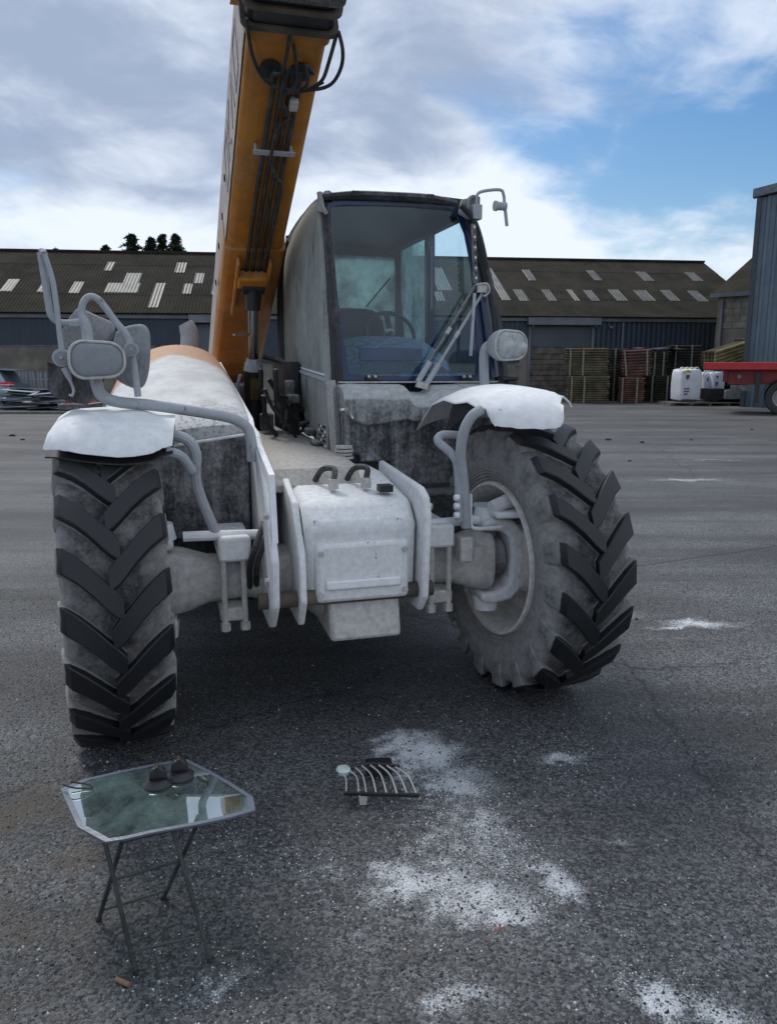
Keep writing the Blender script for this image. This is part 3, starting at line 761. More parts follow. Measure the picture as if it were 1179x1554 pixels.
tag(b.build('scrap', simple('red_scrap', (.40, .05, .045), .6, var=.4), sk), kind='stuff')
# car, only its tail shows: body loft
M_car = simple('silver_blue_paint', (.16, .20, .25), .25, .6, var=.05, Coat_Weight=.6)
ce = at(17, 600, 28.8)
car = empty('parked_car', (ce.x, ce.y, 0), 0, 'silver blue hatchback with red tail lamp at the far left edge', 'car')
prof = [(-4.2, .35), (-4.25, .7), (-3.9, .85), (-3.2, .95), (-2.6, 1.38), (-1.2, 1.48), (-.45, 1.38), (-.18, 1.0), (-.02, .9), (0, .5), (-.08, .3)]
rings = [[(x*1., y, .3+(z-.3)*(1 if abs(y-.85) < .6 else .93)) for x, z in prof] for y in (0, .12, .35, 1.35, 1.58, 1.7)]
for i, r_ in enumerate(rings):
    if i in (0, 5): rings[i] = [(x*.98-.02, y, .35+(z-.35)*.80 if z > .95 else z) for x, y, z in r_]
MB().loft(rings).build('body', M_car, car, sm=40)
for x in (-.85, -3.4):
    for y in (.08, 1.62): MB().lathe([(-.1, .0), (-.1, .2), (-.11, .30), (.11, .30), (.1, .0)], axis='y', seg=24).build('wheel', M_black, car, loc=(x, y, .31))
MB().box((-.36, -.012, .82), (.012, .28, .97)).build('tail_lamp', simple('red_lamp', (.5, .02, .03), .2), car, bevel=.02)
MB().box((-.34, -.015, .86), (.016, .27, .89)).build('lamp_strip', simple('lamp_white', (.7, .6, .6), .2), car)
MB().prism([(-2.5, 1.02), (-2.2, 1.34), (-.75, 1.34), (-.5, 1.02)], 'y', -.005, .02).build('side_window', M_black, car)
MB().box((-4.2, .1, .3), (.05, 1.6, .42)).build('bumper', M_black, car, bevel=.03)
MB().bar((-.75, .85, 1.45), (.12, .85, 1.40), 1.2, .03).build('roof_spoiler', M_car, car)
# low kerb line at the far left
a = at(-120, 629, 25.5); c3 = at(150, 627, 25.5)
tag(MB().box((a.x, a.y, 0), (c3.x, a.y+.18, .09)).build('kerb', simple('kerb_concrete', (.12, .12, .115), .9), bevel=.01), kind='structure')

# =================================================================== TELEHANDLER
TEL = empty('telehandler', (P0[0], P0[1], 0), TH, 'orange telehandler coated in white powder, boom raised, standing in the middle of the yard', 'telehandler')
def P(mb, name, mat, **k): return mb.build(name, mat, TEL, **k)

# ---- wheels
RO, WD = .665, .215
prof = [(x_*.9, r_) for x_, r_ in [(-.150, .345), (-.175, .365), (-.205, .42), (-.218, .49), (-.212, .555), (-.195, .600), (-.16, .617), (-.08, .626), (0, .628), (.08, .626), (.16, .617), (.195, .600), (.212, .555), (.218, .49), (.205, .42), (.175, .365), (.150, .345)]]
tyre_me = MB().lathe(prof, seg=96).mesh('tyre', M_tyre, 60)
def rim_mesh():
    # inner side is -x (towards the machine): deep dish with a hub recess
    p = [(-.160, .382), (-.182, .378), (-.184, .366), (-.172, .356), (-.15, .345), (-.10, .330), (-.02, .318), (.03, .30), (.05, .22), (.055, .12), (.06, .0)]
    q = [(.075, .0), (.075, .12), (.07, .22), (.06, .30), (.10, .322), (.15, .345), (.168, .352), (.172, .368), (.165, .375)]
    b = MB(); b.lathe(p, seg=64); b.lathe(q, seg=64); return b.mesh('rim', M_rim, 40)
rim_me = rim_mesh()
def carc(u):           # carcass radius at lateral u
    a = abs(u)
    for (u0, r0), (u1, r1) in zip(prof[8:], prof[9:]):
        if u0 <= a <= u1 and u1 > u0: return r0+(r1-r0)*(a-u0)/(u1-u0)
    return .60
def lug_mesh(side):
    """one chevron bar from just past the centre line to over the shoulder"""
    st = [(-.022, .135, .030), (.006, .118, .050), (.035, .088, .050), (.075, .040, .049), (.125, -.012, .049), (.172, -.050, .051), (.194, -.062, .050), (.202, -.068, .045)]
    top = [.664, .666, .666, .666, .665, .660, .632, .565]; bot = [.615, .615, .615, .612, .605, .585, .54, .51]
    b = MB(); rings = []
    for (u, s, hw), rt, rb in zip(st, top, bot):
        ring = []
        tl = .010 if u < .2 else .006
        for ds, rr in ((-hw-tl, rb), (-hw, rt-.004), (-hw+.006, rt), (hw-.006, rt), (hw, rt-.004), (hw+tl, rb)):
            sh_ = -(s+ds+(.022 if (u < 0 and ds > 0) else 0))
            an = sh_/RO; uu = u if rr > rb else u*.985
            ring.append((side*uu, -rr*math.cos(an), rr*math.sin(an)))
        rings.append(ring)
    b.loft(rings); return b.mesh('tread_lug', M_lug, 30)
lugL, lugR = lug_mesh(-1), lug_mesh(1)
NL = 19
def wheel(x, y, steer, flip, name='wheel'):
    o = bpy.data.objects.new('wheel', rim_me); COL.objects.link(o); o.parent = TEL
    o.location = (x, y, RO-.006); o.rotation_euler = (R(9), 0, steer)
    ty = bpy.data.objects.new('tyre', tyre_me); COL.objects.link(ty); ty.parent = o
    for i in range(NL):
        for me, ph in ((lugL, 0), (lugR, .5)):
            l = bpy.data.objects.new('tread_lug', me); COL.objects.link(l); l.parent = o
            l.rotation_euler = (2*math.pi*(i+ph)/NL, 0, 0)
    if flip: o.scale = (-1, 1, 1)
    return o
ST = R(5)
wheel(.86, 0, ST, False); wheel(-1.09, 0, ST, True)
wheel(.86, 2.95, 0, False); wheel(-1.09, 2.95, 0, True)
# outer hub of left wheels
for (x, y, s_) in ((-1.09, 0, ST), (-1.09, 2.95, 0)):
    h = MB().lathe([(-.21, 0), (-.21, .09), (-.17, .10), (-.16, .15), (-.07, .16)], axis='x', seg=28).build('hub', M_rim, TEL, loc=(x, y, RO), rot=(0, 0, s_))
    for k in range(8):
        an = k*math.pi/4; MB().cyl((-.12, .19*math.cos(an), .19*math.sin(an)), (-.06, .19*math.cos(an), .19*math.sin(an)), .016, seg=6).build('wheel_nut', M_rim, h)

# ---- front axle, knuckles
zA = .66
for sg_ in (-1, 1):
    xs_ = lambda v: v if sg_ > 0 else -v-.23
    MB_ = MB().loft([[(xs_(x), -.0+yy*s1, zA+zz*s2) for yy, zz in rrect(.30, .30, .1, 3)] for x, s1, s2 in ((.10, 1.0, .85), (.30, .62, .62), (.46, .64, .70), (.56, .80, .92), (.63, .86, 1.0), (.66, .80, .95))])
    P(MB_, 'axle_arm', M_whiteold, bevel=.008)
    P(MB().cyl((xs_(.66), 0, zA), (xs_(.72), 0, zA), .10, seg=24), 'axle_shaft', M_darkmetal)
    # C shaped swivel around the shaft end
    cpts = [(.60, .20), (.66, .215), (.76, .20), (.81, .15), (.82, 0), (.81, -.15), (.76, -.20), (.66, -.215), (.60, -.20), (.60, -.155), (.70, -.15), (.745, -.11), (.75, 0), (.745, .11), (.70, .15), (.60, .155)]
    P(MB().prism([(xs_(x), zA+z) for x, z in cpts], 'y', -.10, .10), 'steering_knuckle', M_carr, bevel=.018)
    P(MB().cyl((xs_(.66), 0, zA+.19), (xs_(.66), 0, zA+.26), .075, .06, 18), 'kingpin_cap', M_white)
    P(MB().cyl((xs_(.66), 0, zA-.26), (xs_(.66), 0, zA-.19), .06, .07, 18), 'kingpin_cap', M_white)
    P(MB().cyl((xs_(.80), 0, zA), (xs_(.90), 0, zA), .17, .20, 28), 'hub_drum', M_rim)
    # flat brake plate on top, bolted
    P(MB().prism([(xs_(.64), -.16), (xs_(.90), -.19), (xs_(.97), -.05), (xs_(.95), .12), (xs_(.64), .15)], 'z', zA+.225, zA+.255), 'cover_plate', M_white, bevel=.01)
    P(MB().tube([L(745, 770, y=-.1) if sg_ > 0 else (-.95, -.1, .84), (xs_(.80), -.06, zA+.3), (xs_(.90), 0, zA+.24)], [.03, .04, .03], 10, 4), 'swivel_bracket', M_white)
    # flange with bolts where arm meets carriage
    P(MB().box((min(xs_(.30), xs_(.42)), -.17, zA-.16), (max(xs_(.30), xs_(.42)), .14, zA-.10)), 'flange', M_whiteold, bevel=.01)
    P(MB().box((min(xs_(.28), xs_(.42)), -.19, zA+.11), (max(xs_(.28), xs_(.42)), .14, zA+.22)), 'flange', M_carr, bevel=.015)
    for dx in (.315, .40):
        P(MB().cyl((xs_(dx), -.165, zA-.18), (xs_(dx), -.165, zA+.15), .013, seg=8), 'clamp_bolt', M_whiteold)
        P(MB().cyl((xs_(dx), -.165, zA-.20), (xs_(dx), -.165, zA-.165), .022, seg=6), 'bolt_nut', M_whiteold)
    P(MB().tube([(xs_(.20), -.12, .87), (xs_(.52), -.12, .88), (xs_(.56), -.12, .88)], .022, 10, 0), 'steering_rod', M_white)
P(MB().loft([[(x, yy*s1, zA+zz*s2) for yy, zz in rrect(.42, .42, .14, 3)] for x, s1, s2 in ((-.28, .8, .7), (-.2, 1, 1), (-.03, 1, 1), (.05, .8, .7))]), 'differential', M_whiteold, bevel=.01)
# ---- carriage between the wheels (white box section)
P(MB().prism([(-.30, .62), (-.33, .93), (-.24, 1.02), (.20, 1.085), (.62, 1.09), (.7, .62)], 'x', -.30, .19), 'front_carriage', M_carr, bevel=.03)
def plate(x0, x1, nm):
    P(MB().prism([(-.37, .60), (-.40, .97), (-.37, 1.05), (-.30, 1.08), (.35, 1.12), (.35, .50), (-.30, .52)], 'x', x0, x1), nm, M_carr, bevel=.012)
plate(.20, .235, 'side_plate')
P(MB().prism([(-.42, .62), (-.44, .82), (-.22, 1.13), (.10, 1.30), (.6, 1.34), (.6, .5), (-.30, .5)], 'x', -.46, -.425), 'side_plate', M_carr, bevel=.012)
P(MB().prism([(-.38, .62), (-.36, .82), (-.2, 1.02), (.10, 1.10), (.6, 1.12), (.6, .5), (-.30, .5)], 'x', -.335, -.305), 'side_plate', M_carr, bevel=.008)
P(MB().box((-.26, -.345, .60), (.15, -.30, .86)), 'front_plate', M_carr, bevel=.02)
P(MB().box((-.22, -.36, .66), (.11, -.345, .70)), 'weld_strip', M_white, bevel=.008)
P(MB().prism([(-.34, .42), (-.30, .60), (.5, .60), (.5, .42)], 'x', -.2, .12), 'under_guard', M_whiteold, bevel=.02)
for (px, py) in ((625, 745), (620, 828)):
    pass
for z, x in ((1.05, .238), (.72, .238)): P(MB().cyl((x-.002, -.30, z), (x+.006, -.30, z), .012, seg=10), 'plate_hole', M_black)
for z, y in ((1.0, -.35), (.95, -.2), (.72, -.33), (.66, -.1), (.85, .0)):
    P(MB().cyl((.232, y, z), (.248, y, z), .016, seg=6), 'plate_bolt', M_whiteold)
    P(MB().cyl((-.475, y-.02, z), (-.455, y-.02, z), .016, seg=6), 'plate_bolt', M_whiteold)
for x in (-.24, .13):
    for z in (.64, .82): P(MB().cyl((x, -.358, z), (x, -.345, z), .013, seg=6), 'front_bolt', M_whiteold)
P(MB().cyl((-.50, -.30, .62), (.27, -.30, .62), .035, seg=20), 'carriage_pin', M_soot)
for sx_ in (-.13, .02):
    P(MB().cyl((sx_, -.10, 1.055), (sx_, -.10, 1.10), .024, seg=6), 'hose_coupling', M_whiteold)
    P(MB().tube([(sx_, -.10, 1.09), (sx_+.01, -.08, 1.14), (sx_-.03, .0, 1.13), (sx_-.06, .05, 1.06)], .014, 8, 5), 'coupling_hose', M_hose)
P(MB().box((.06, -.2, 1.045), (.12, -.14, 1.075)), 'slot_block', M_black)
for x in (-.40, -.37): P(MB().tube([(x, .1, 1.0), (x-.06, -.18, .92), (x-.12, -.2, .75), (x-.10, .0, .55)], .013, 8, 5), 'brake_hose', M_hose)
for x in (.27, .30): P(MB().tube([(x, .15, .98), (x+.02, -.02, .92), (x+.06, .02, .82), (x+.05, .1, .6)], .012, 8, 5), 'brake_hose', M_hose)
# deck behind carriage
P(MB().prism([(.02, 1.06), (.10, 1.125), (.4, 1.145), (1.9, 1.155), (1.9, 1.08), (.02, 1.03)], 'x', -.41, .03), 'deck_plate', M_deck)
P(MB().box((-.42, .3, .45), (.75, 4.0, .95)), 'chassis', M_darkmetal, bevel=.02)
P(MB().box((-.44, .5, .95), (-.41, 3.6, 1.2)), 'chassis_side', M_darkmetal)
for i in range(60): pass
# stacked washers / filler by the pillar
p = L(522, 684, y=.42)
for k in range(4): P(MB().cyl((p.x, p.y, p.z-.04+k*.018), (p.x, p.y, p.z-.028+k*.018), .05-.006*(k % 2), seg=20), 'cap_ring', M_whiteold)

# ---- hose clutter beside the cab
rr = random.Random(3)
HP = [((402, 590), (415, 620), (440, 650), (452, 668)), ((408, 575), (430, 610), (455, 640), (470, 660)), ((432, 652), (438, 620), (448, 606), (452, 640), (446, 668)),
      ((440, 660), (446, 628), (458, 625), (460, 655)), ((455, 645), (470, 640), (482, 645)), ((400, 600), (404, 640), (420, 660)), ((455, 655), (468, 650), (478, 655), (484, 640)),
      ((395, 560), (398, 600), (405, 640)), ((418, 560), (420, 600), (428, 640)), ((425, 600), (450, 610), (470, 634))]
for i, h in enumerate(HP):
    y = 1.25+.12*(i % 4); P(MB().tube([L(a, b, y=y+.05*j) for j, (a, b) in enumerate(h)], .011+.003*(i % 3), 8, 5), 'hydraulic_hose', M_hose)
for (px, py, w_, h_, y) in ((445, 605, .07, .05, 1.4), (440, 590, .05, .10, 1.5), (470, 655, .05, .04, 1.1), (405, 640, .08, .1, 1.7), (480, 672, .05, .03, .9)):
    p = L(px, py, y=y); w_ *= .5; h_ *= .55; P(MB().box((p.x-w_, p.y-.06, p.z-h_), (p.x+w_, p.y+.06, p.z+h_)), 'valve_block', M_darkmetal, bevel=.012)
P(MB().box((-.05, 1.55, 1.15), (.0, 2.4, 1.62)), 'inner_bulkhead', M_black)

# ---- bonnet (viewer's left) lofted: sections along y
sec = []
def bsec(y, xl, xr, zc, zl, zr, zb):
    pts = []; n = 16
    pts.append((xl, y, zb))
    for k in range(n+1):
        u = k/n; x = xl+(xr-xl)*u
        base = zl*(1-u)+zr*u
        crown = (zc-max(zl, zr))*math.sin(math.pi*min(1, max(0, u)))**.55
        pts.append((x, y, base+crown))
    pts.append((xr, y, zb)); return pts
S = [(2.45, -1.10, -.46, 1.775, 1.56, 1.63, 1.0), (2.0, -1.12, -.455, 1.755, 1.52, 1.60, 1.0), (1.5, -1.14, -.45, 1.69, 1.44, 1.54, 1.0), (1.0, -1.15, -.45, 1.60, 1.36, 1.47, 1.0), (.6, -1.15, -.45, 1.50, 1.28, 1.41, 1.0), (.35, -1.14, -.45, 1.425, 1.22, 1.35, 1.0), (.27, -1.12, -.455, 1.36, 1.18, 1.30, 1.0)]
def hood_mat():
    m, t = newmat('bonnet_orange_under_powder'); v = coord(t)
    sp = t.n('ShaderNodeSeparateXYZ', ins={0: v}); x, y, z = sp.outputs
    n = t.noise(v, 6, 8, .65); nf = t.noise(v, 45, 5, .75)
    edge = t.math('ADD', t.math('SUBTRACT', y, t.math('MULTIPLY', t.math('ABSOLUTE', t.math('ADD', x, .78)), -1.2)), t.math('MULTIPLY', t.math('SUBTRACT', n, .5), .5))
    f = t.ramp(edge, 1.75, 1.55)              # powder thick at the front, paint bare further back
    d = t.mix(t.ramp(n, .3, .7), (.44, .44, .44), (.60, .61, .62))
    speck = t.math('MULTIPLY', t.ramp(nf, .50, .60), t.ramp(t.math('ADD', y, t.math('MULTIPLY', n, .5)), .95, .55))
    d = t.mix(t.math('MULTIPLY', speck, .65), d, (.13, .14, .15))
    o = t.mix(t.ramp(nf, .3, .8), (.42, .21, .10), (.46, .33, .24))
    c = t.mix(f, o, d)
    finish(t, c, .75, 0., nf, .3, .004); return m
M_hood = hood_mat()
P(MB().loft([bsec(*q) for q in S], cap=True), 'bonnet', M_hood, sm=50)
P(MB().prism([(-1.1, .80), (-1.1, 1.17), (-.90, 1.23), (-.47, 1.285), (-.47, .80)], 'y', .20, .262), 'bonnet_front_grille', M_cowl, bevel=.01)
P(MB().box((-1.12, .3, .55), (-.47, 2.5, 1.02)), 'engine_bay_side', M_darkmetal)
b = MB(); b.prism([(.27, 1.30), (.35, 1.345), (2.4, 1.62), (2.4, 1.55), (.35, 1.28), (-.36, 1.12), (-.40, .9), (-.44, .9), (-.39, 1.17)], 'x', -.452, -.428); P(b, 'bonnet_edge_strip', M_white)
# exhaust stub
a = L(285, 528, y=2.7); P(MB().tube([L(287, 540, y=2.7), L(289, 515, y=2.7), L(286, 500, y=2.7), L(281, 490, y=2.7)], [.07, .07, .065, .05], 14, 5), 'exhaust_stub', M_tubegrey)
# scratches
# ---- cab
x0c, x1c = .03, .985
YF = lambda z: .60+.16*(z-1.5)
side_prof = [(.60, 1.50), (YF(2.0), 2.0), (YF(2.35), 2.35), (.82, 2.47), (1.0, 2.545), (1.75, 2.56), (2.1, 2.50), (2.30, 2.35), (2.37, 2.1), (2.38, 1.62)]
roofz = lambda y: 2.462+.075*math.sin(math.pi*min(1, max(0, (y-.60)/1.85)))**.8
# left side panel (dusted glass) slightly bulged
rows = []
for k in range(9):
    u = k/8.; col_ = []
    for j in range(9):
        vv = j/8.; zt_c = roofz(.78+1.5*u)+.012; z = (1.515+.10*u)+(zt_c-(1.515+.10*u))*vv
        yf = YF(z)+.02 if z < 2.40 else YF(2.40)+.02+(z-2.4)*.8
        yb = 2.36 if z < 2.25 else 2.36-(z-2.25)*1.5
        y = yf+(yb-yf)*u; bul = -.035*math.sin(math.pi*u)*math.sin(math.pi*min(1, vv*.9+.1))+.9*max(0, vv-.80)**2
        col_.append((x0c+bul, y, z))
    rows.append(col_)
P(MB().sheet(rows, .008, (-1, 0, 0)), 'side_glass', M_sideglass, sm=60)
P(MB().bar((.022, .62, 1.515), (.022, 2.38, 1.60), .03, .02), 'side_trim_strip', M_tubegrey)
P(MB().bar((.020, .64, 1.538), (.020, 2.35, 1.622), .012, .008), 'trim_bead', M_white)
# pillars
def pil(pts, r, nm='pillar', mat=None): return P(MB().tube(pts, r, 8, 5), nm, mat or M_frame_black)
pil([(x0c+.02, .60, 1.50), (x0c+.012, .68, 2.0), (x0c+.0, .75, 2.38), (x0c+.03, .84, 2.49)], [.032, .026, .026, .03])
P(MB().tube([(x0c-.015, .635, 1.50), (x0c-.018, .71, 2.0), (x0c-.02, .78, 2.36), (x0c, .88, 2.50)], [.03, .022, .02, .02], 8, 5), 'pillar_seal', M_cabpanel)
pil([(x1c, .60, 1.50), (.965, .63, 1.75), (.93, .67, 2.0), (.87, .72, 2.25), (.80, .77, 2.45)], [.045, .042, .035, .035, .04])
P(MB().tube([(x1c-.052, .585, 1.53), (.915, .615, 1.75), (.885, .65, 2.0)], [.032, .028, .02], 8, 5), 'pillar_seal', M_navy)
pil([(x0c, 2.36, 1.55), (x0c, 2.36, 2.15), (x0c+.05, 2.2, 2.46)], .04); pil([(x1c, 2.30, 1.45), (.94, 2.30, 2.0), (.85, 2.15, 2.45)], .045)
# roof
rows = []
for k in range(9):
    y = .74+(2.30-.74)*k/8; col_ = []
    for j in range(9):
        x = x0c+.03+(.85-x0c+.0)*j/8; z = roofz(y)+.02*math.sin(math.pi*j/8)
        col_.append((x, y, z))
    rows.append(col_)
P(MB().sheet(rows, .07), 'roof', M_frame_black, sm=60)
rb = [L(490, 300, y=.75), L(540, 297, y=.74), L(600, 299, y=.74), (L(650, 302, y=.74)), L(692, 309, y=.75)]
P(MB().tube(rb, [.02, .026, .026, .026, .02], 8, 4), 'roof_bar', M_frame_black)
for px in (539, 652):
    p = L(px, 296 if px < 600 else 301, y=.73); P(MB().box((p.x-.022, p.y-.02, p.z-.012), (p.x+.022, p.y+.02, p.z+.02)), 'bar_clip', M_frame_black, bevel=.006)
pil([L(485, 322, y=.74), L(487, 305, y=.74), L(484, 292, y=.75)], [.02, .015, .012], 'hinge', M_cabpanel)
pil([L(496, 325, y=.72), L(490, 315, y=.73), L(487, 305, y=.74)], [.01, .012, .015], 'hinge_arm', M_cabpanel)
# windscreen frit frame + glass
def ws(px, py, off=0.): 
    p = L(px, py, y=.66)
    for _ in range(4): p = L(px, py, y=YF(p.z)-.012+off)
    return p
outer = [(514,577),(509,520),(503,460),(498,400),(494,350),(492,322),(499,308),(520,305),(600,305),(660,306),(688,309),(702,322),(716,352),(730,400),(742,450),(750,500),(755,545),(757,577),(700,577),(640,577),(580,577)]
inner = [(530,566),(522,520),(514,460),(506,400),(500,350),(499,326),(503,314),(520,311),(600,312),(655,313),(682,315),(694,328),(705,355),(714,400),(719,450),(722,500),(724,545),(722,568),(700,570),(640,571),(580,571)]
b = MB(); n = len(outer)
vo = [ws(*p) for p in outer]; vi = [ws(*p) for p in inner]; bk = Vector((0, .014, 0))
b.add(vo+vi+[p+bk for p in vo]+[p+bk for p in vi], [q for k in range(n) for q in ((k, (k+1) % n, n+(k+1) % n, n+k), (2*n+k, 3*n+k, 3*n+(k+1) % n, 2*n+(k+1) % n), (n+k, n+(k+1) % n, 3*n+(k+1) % n, 3*n+k), (k, 2*n+k, 2*n+(k+1) % n, (k+1) % n))])
P(b, 'windscreen_surround', M_navy, sm=0)
b = MB(); b.add([p+Vector((0, .006, 0)) for p in vi], [tuple(range(n))]); P(b, 'windscreen', M_windscreen, sm=0)
P(MB().bar(ws(512, 580)+Vector((0, -.01, 0)), ws(758, 579)+Vector((0, -.01, 0)), .02, .008), 'screen_sill', M_whiteold)
for px in (563, 706):
    p = ws(px, 574); P(MB().box((p.x-.03, p.y-.025, p.z-.012), (p.x+.03, p.y+.0, p.z+.012)), 'screen_hinge', M_black, bevel=.004)
    for d in (-.018, .018): P(MB().cyl((p.x+d, p.y-.03, p.z+.01), (p.x+d, p.y-.015, p.z+.01), .008, seg=8), 'hinge_bolt', M_whiteold)
# rear wall with window, right side with door frame
yr = 2.25
a = L(497, 386, y=yr); c3 = L(600, 520, y=yr); 
P(MB().box((x0c+.02, yr, 1.2), (x1c, yr+.04, c3.z)), 'rear_panel', M_black)
P(MB().box((x0c+.02, yr, a.z), (x1c, yr+.04, 2.5)), 'rear_panel', M_black)
P(MB().box((c3.x, yr, c3.z), (L(614, 400, y=yr).x+.02, yr+.05, a.z)), 'rear_post', M_black)
P(MB().box((x0c+.02, yr+.015, c3.z), (c3.x, yr+.022, a.z)), 'rear_window', M_rearglass)
P(MB().box((L(614, 400, y=yr).x+.02, yr+.015, 1.5), (x1c, yr+.022, 2.42)), 'rear_quarter_window', M_rearglass)
P(MB().cyl(L(556, 465, y=yr-.03), L(592, 422, y=yr-.03), .006, seg=6), 'rear_wiper', M_black)
# B pillar of the door on right side plane x=.96
def sx(px, py): return L(px, py, x=.965)
T_, B_ = L(652, 340, x=.85), L(652, 562, x=.965); yB = T_.y
P(MB().bar(B_, T_, .05, .07, (0, 1, 0)), 'door_post', M_navy, bevel=.006)
P(MB().sheet([[(.965, B_.y, 1.49), (.965, 2.28, 1.49)], [(.85, T_.y, 2.42), (.86, 2.2, 2.42)]], .006, (1, 0, 0)), 'side_quarter_glass', M_rearglass)
P(MB().bar(L(655, 375, x=.84), L(655, 470, x=.91), .012, .012), 'grab_handle', M_tubegrey)
rows = []
for z_, x_ in ((1.49, .972), (1.75, .955), (2.0, .925), (2.2, .885), (2.40, .83)):
    y0_ = YF(z_)+.06+.02*max(0, (z_-2.2)*5); rows.append([(x_, y0_, z_), (x_, y0_+.3, z_), (x_, B_.y+(T_.y-B_.y)*(z_-1.49)/.91, z_)])
P(MB().sheet(rows, .006, (1, 0, 0)), 'door_glass', M_sidewin, sm=60)
P(MB().box((.96, .63, .85), (1.0, 2.3, 1.47)), 'door_lower_panel', M_cabpanel, bevel=.01)
P(MB().tube([(.80, .80, 2.43), (.82, 1.0, 2.45), (.83, 1.6, 2.46), (.84, 2.2, 2.43)], .03, 8, 4), 'door_top_rail', M_frame_black)
# roof edge down to the right: header
P(MB().prism([(.72, 2.40), (.80, 2.47), (2.3, 2.47), (2.3, 2.40)], 'x', .79, .84), 'roof_side_rail', M_frame_black)
# interior
P(MB().box((x0c+.05, .68, 1.18), (x1c-.05, 2.24, 1.22)), 'cab_floor', M_black)
rows = []
for k in range(6):
    col_ = []
    for j in range(9):
        u = j/8.; x = .13+.62*u; y = .72+.42*k/5; z = 1.615+.155*math.sin(math.pi*.5*k/5)-.07*(2*u-1)**4; col_.append((x, y, z))
    rows.append(col_)
P(MB().sheet(rows, .16), 'dashboard', M_dash, sm=50)
a = L(545, 528, y=.70); c3 = L(640, 548, y=.70); P(MB().box((a.x, .688, c3.z), (c3.x, .712, a.z)), 'dash_recess', M_navy, bevel=.006)
P(MB().sheet([[(.06, .60, 1.53), (.92, .60, 1.53)], [(.06, .74, 1.555), (.92, .74, 1.555)]], .02), 'dash_shelf', M_dash)
a = L(572, 556, y=.62); c3 = L(600, 561, y=.62); P(MB().box((a.x, .61, 1.55), (c3.x+.02, .66, 1.562)), 'vent_slot', M_black)
# steering wheel
c_ = L(592, 506, y=1.28); b = MB(); ring = []
for k in range(33):
    an = 2*math.pi*k/32; ring.append(c_+Vector((.155*math.cos(an), .155*math.sin(an)*.55, .155*math.sin(an)*.83)))
b.tube(ring, .013, 8, 0, cap=False); P(b, 'steering_wheel', M_black)
for an in (90, 210, 330):
    an = R(an); P(MB().bar(c_, c_+Vector((.15*math.cos(an), .15*math.sin(an)*.55, .15*math.sin(an)*.83)), .03, .012), 'wheel_spoke', M_black)
P(MB().tube([c_, c_+Vector((0, -.12, -.25))], .03, 8, 0), 'steering_column', M_black)
P(MB().cyl(c_+Vector((0, -.012, .012)), c_+Vector((0, .02, -.02)), .028), 'horn_button', M_tubegrey)
# seat
p = L(540, 492, y=1.75)
P(MB().loft([[(p.x+q[0]*s_, 1.80+.05*k, 1.42+q[1]*s_+.28) for q in rrect(.46, .56, .14, 4)] for k, s_ in enumerate((.9, 1., 1., .9))]), 'seat_back', M_seat, sm=50)
P(MB().box((p.x-.25, 1.3, 1.30), (p.x+.25, 1.8, 1.42)), 'seat_cushion', M_seat, bevel=.05)
# ---- below screen: cowl
rows = []
tp_ = [(513, 584), (540, 581), (575, 580), (612, 584), (628, 597), (645, 598), (660, 584), (700, 578), (745, 576), (765, 580)]
P(MB().loft([[ (x, .60, z0_), (x, .50, z0_-.006), (x, .43, z0_-.03), (x, .40, z0_-.07), (x, .405, z0_-dz_), (x, .60, z0_-dz_-.01)] for x, z0_, dz_ in ((.04, 1.500, .13), (.10, 1.506, .19), (.16, 1.503, .21), (.38, 1.50, .18), (.42, 1.46, .155), (.50, 1.455, .145), (.55, 1.495, .15), (.80, 1.50, .13), (.98, 1.49, .12))]), 'screen_cowl', dusty('cowl_top_dusted', (.05, .053, .056), (.42, .43, .43), .46, 1.1, .7, scale=6, streak=.4), bevel=.008, sm=50)
P(MB().prism([(.05, 1.14), (.05, 1.40), (.42, 1.40), (.60, 1.40), (.98, 1.40), (.98, .70), (.30, .70), (.30, 1.10), (.13, 1.10), (.13, 1.14)], 'y', .44, .62), 'cab_front_panel', M_cowl, bevel=.012)
P(MB().box((.05, .50, .72), (.31, .60, 1.14)), 'front_recess', M_black)
M_tar = dusty('pebbled_tar_coat', (.05, .05, .055), (.22, .22, .24), .35, .3, .5, scale=40)
P(MB().box((.32, .425, .70), (.90, .437, .98)), 'undercoated_panel', M_tar, bevel=.004)
# lower-left cab panels
P(MB().prism([(.58, 1.10), (.58, 1.50), (2.36, 1.585), (2.36, 1.45), (1.75, 1.42), (1.30, 1.20), (.98, 1.13)], 'x', .015, .04), 'cab_lower_panel', M_cabpanel, bevel=.006)
P(MB().prism([(.66, 1.13), (.66, 1.47), (.92, 1.475), (.93, 1.17)], 'x', .0, .012), 'access_door', M_cabpanel, bevel=.004)
for i in range(5):
    for j in range(4):
        y = .70+j*.052; z = 1.155+i*.026+.012*j*0; P(MB().box((-.004, y, z), (-.001, y+.035, z+.012)), 'vent_hole', M_white if (i+j) % 3 == 0 else M_black)
P(MB().bar((.035, .575, 1.12), (.02, .60, 1.52), .055, .05), 'front_post', dusty('post_dusted', (.12, .12, .12), (.38, .38, .375), .62, .4, .7, scale=14, streak=.6), bevel=.006)
P(MB().tube([L(517, 622, y=.42), L(528, 622, y=.41), L(536, 635, y=.41)], .006, 6, 4), 'cable', M_white)
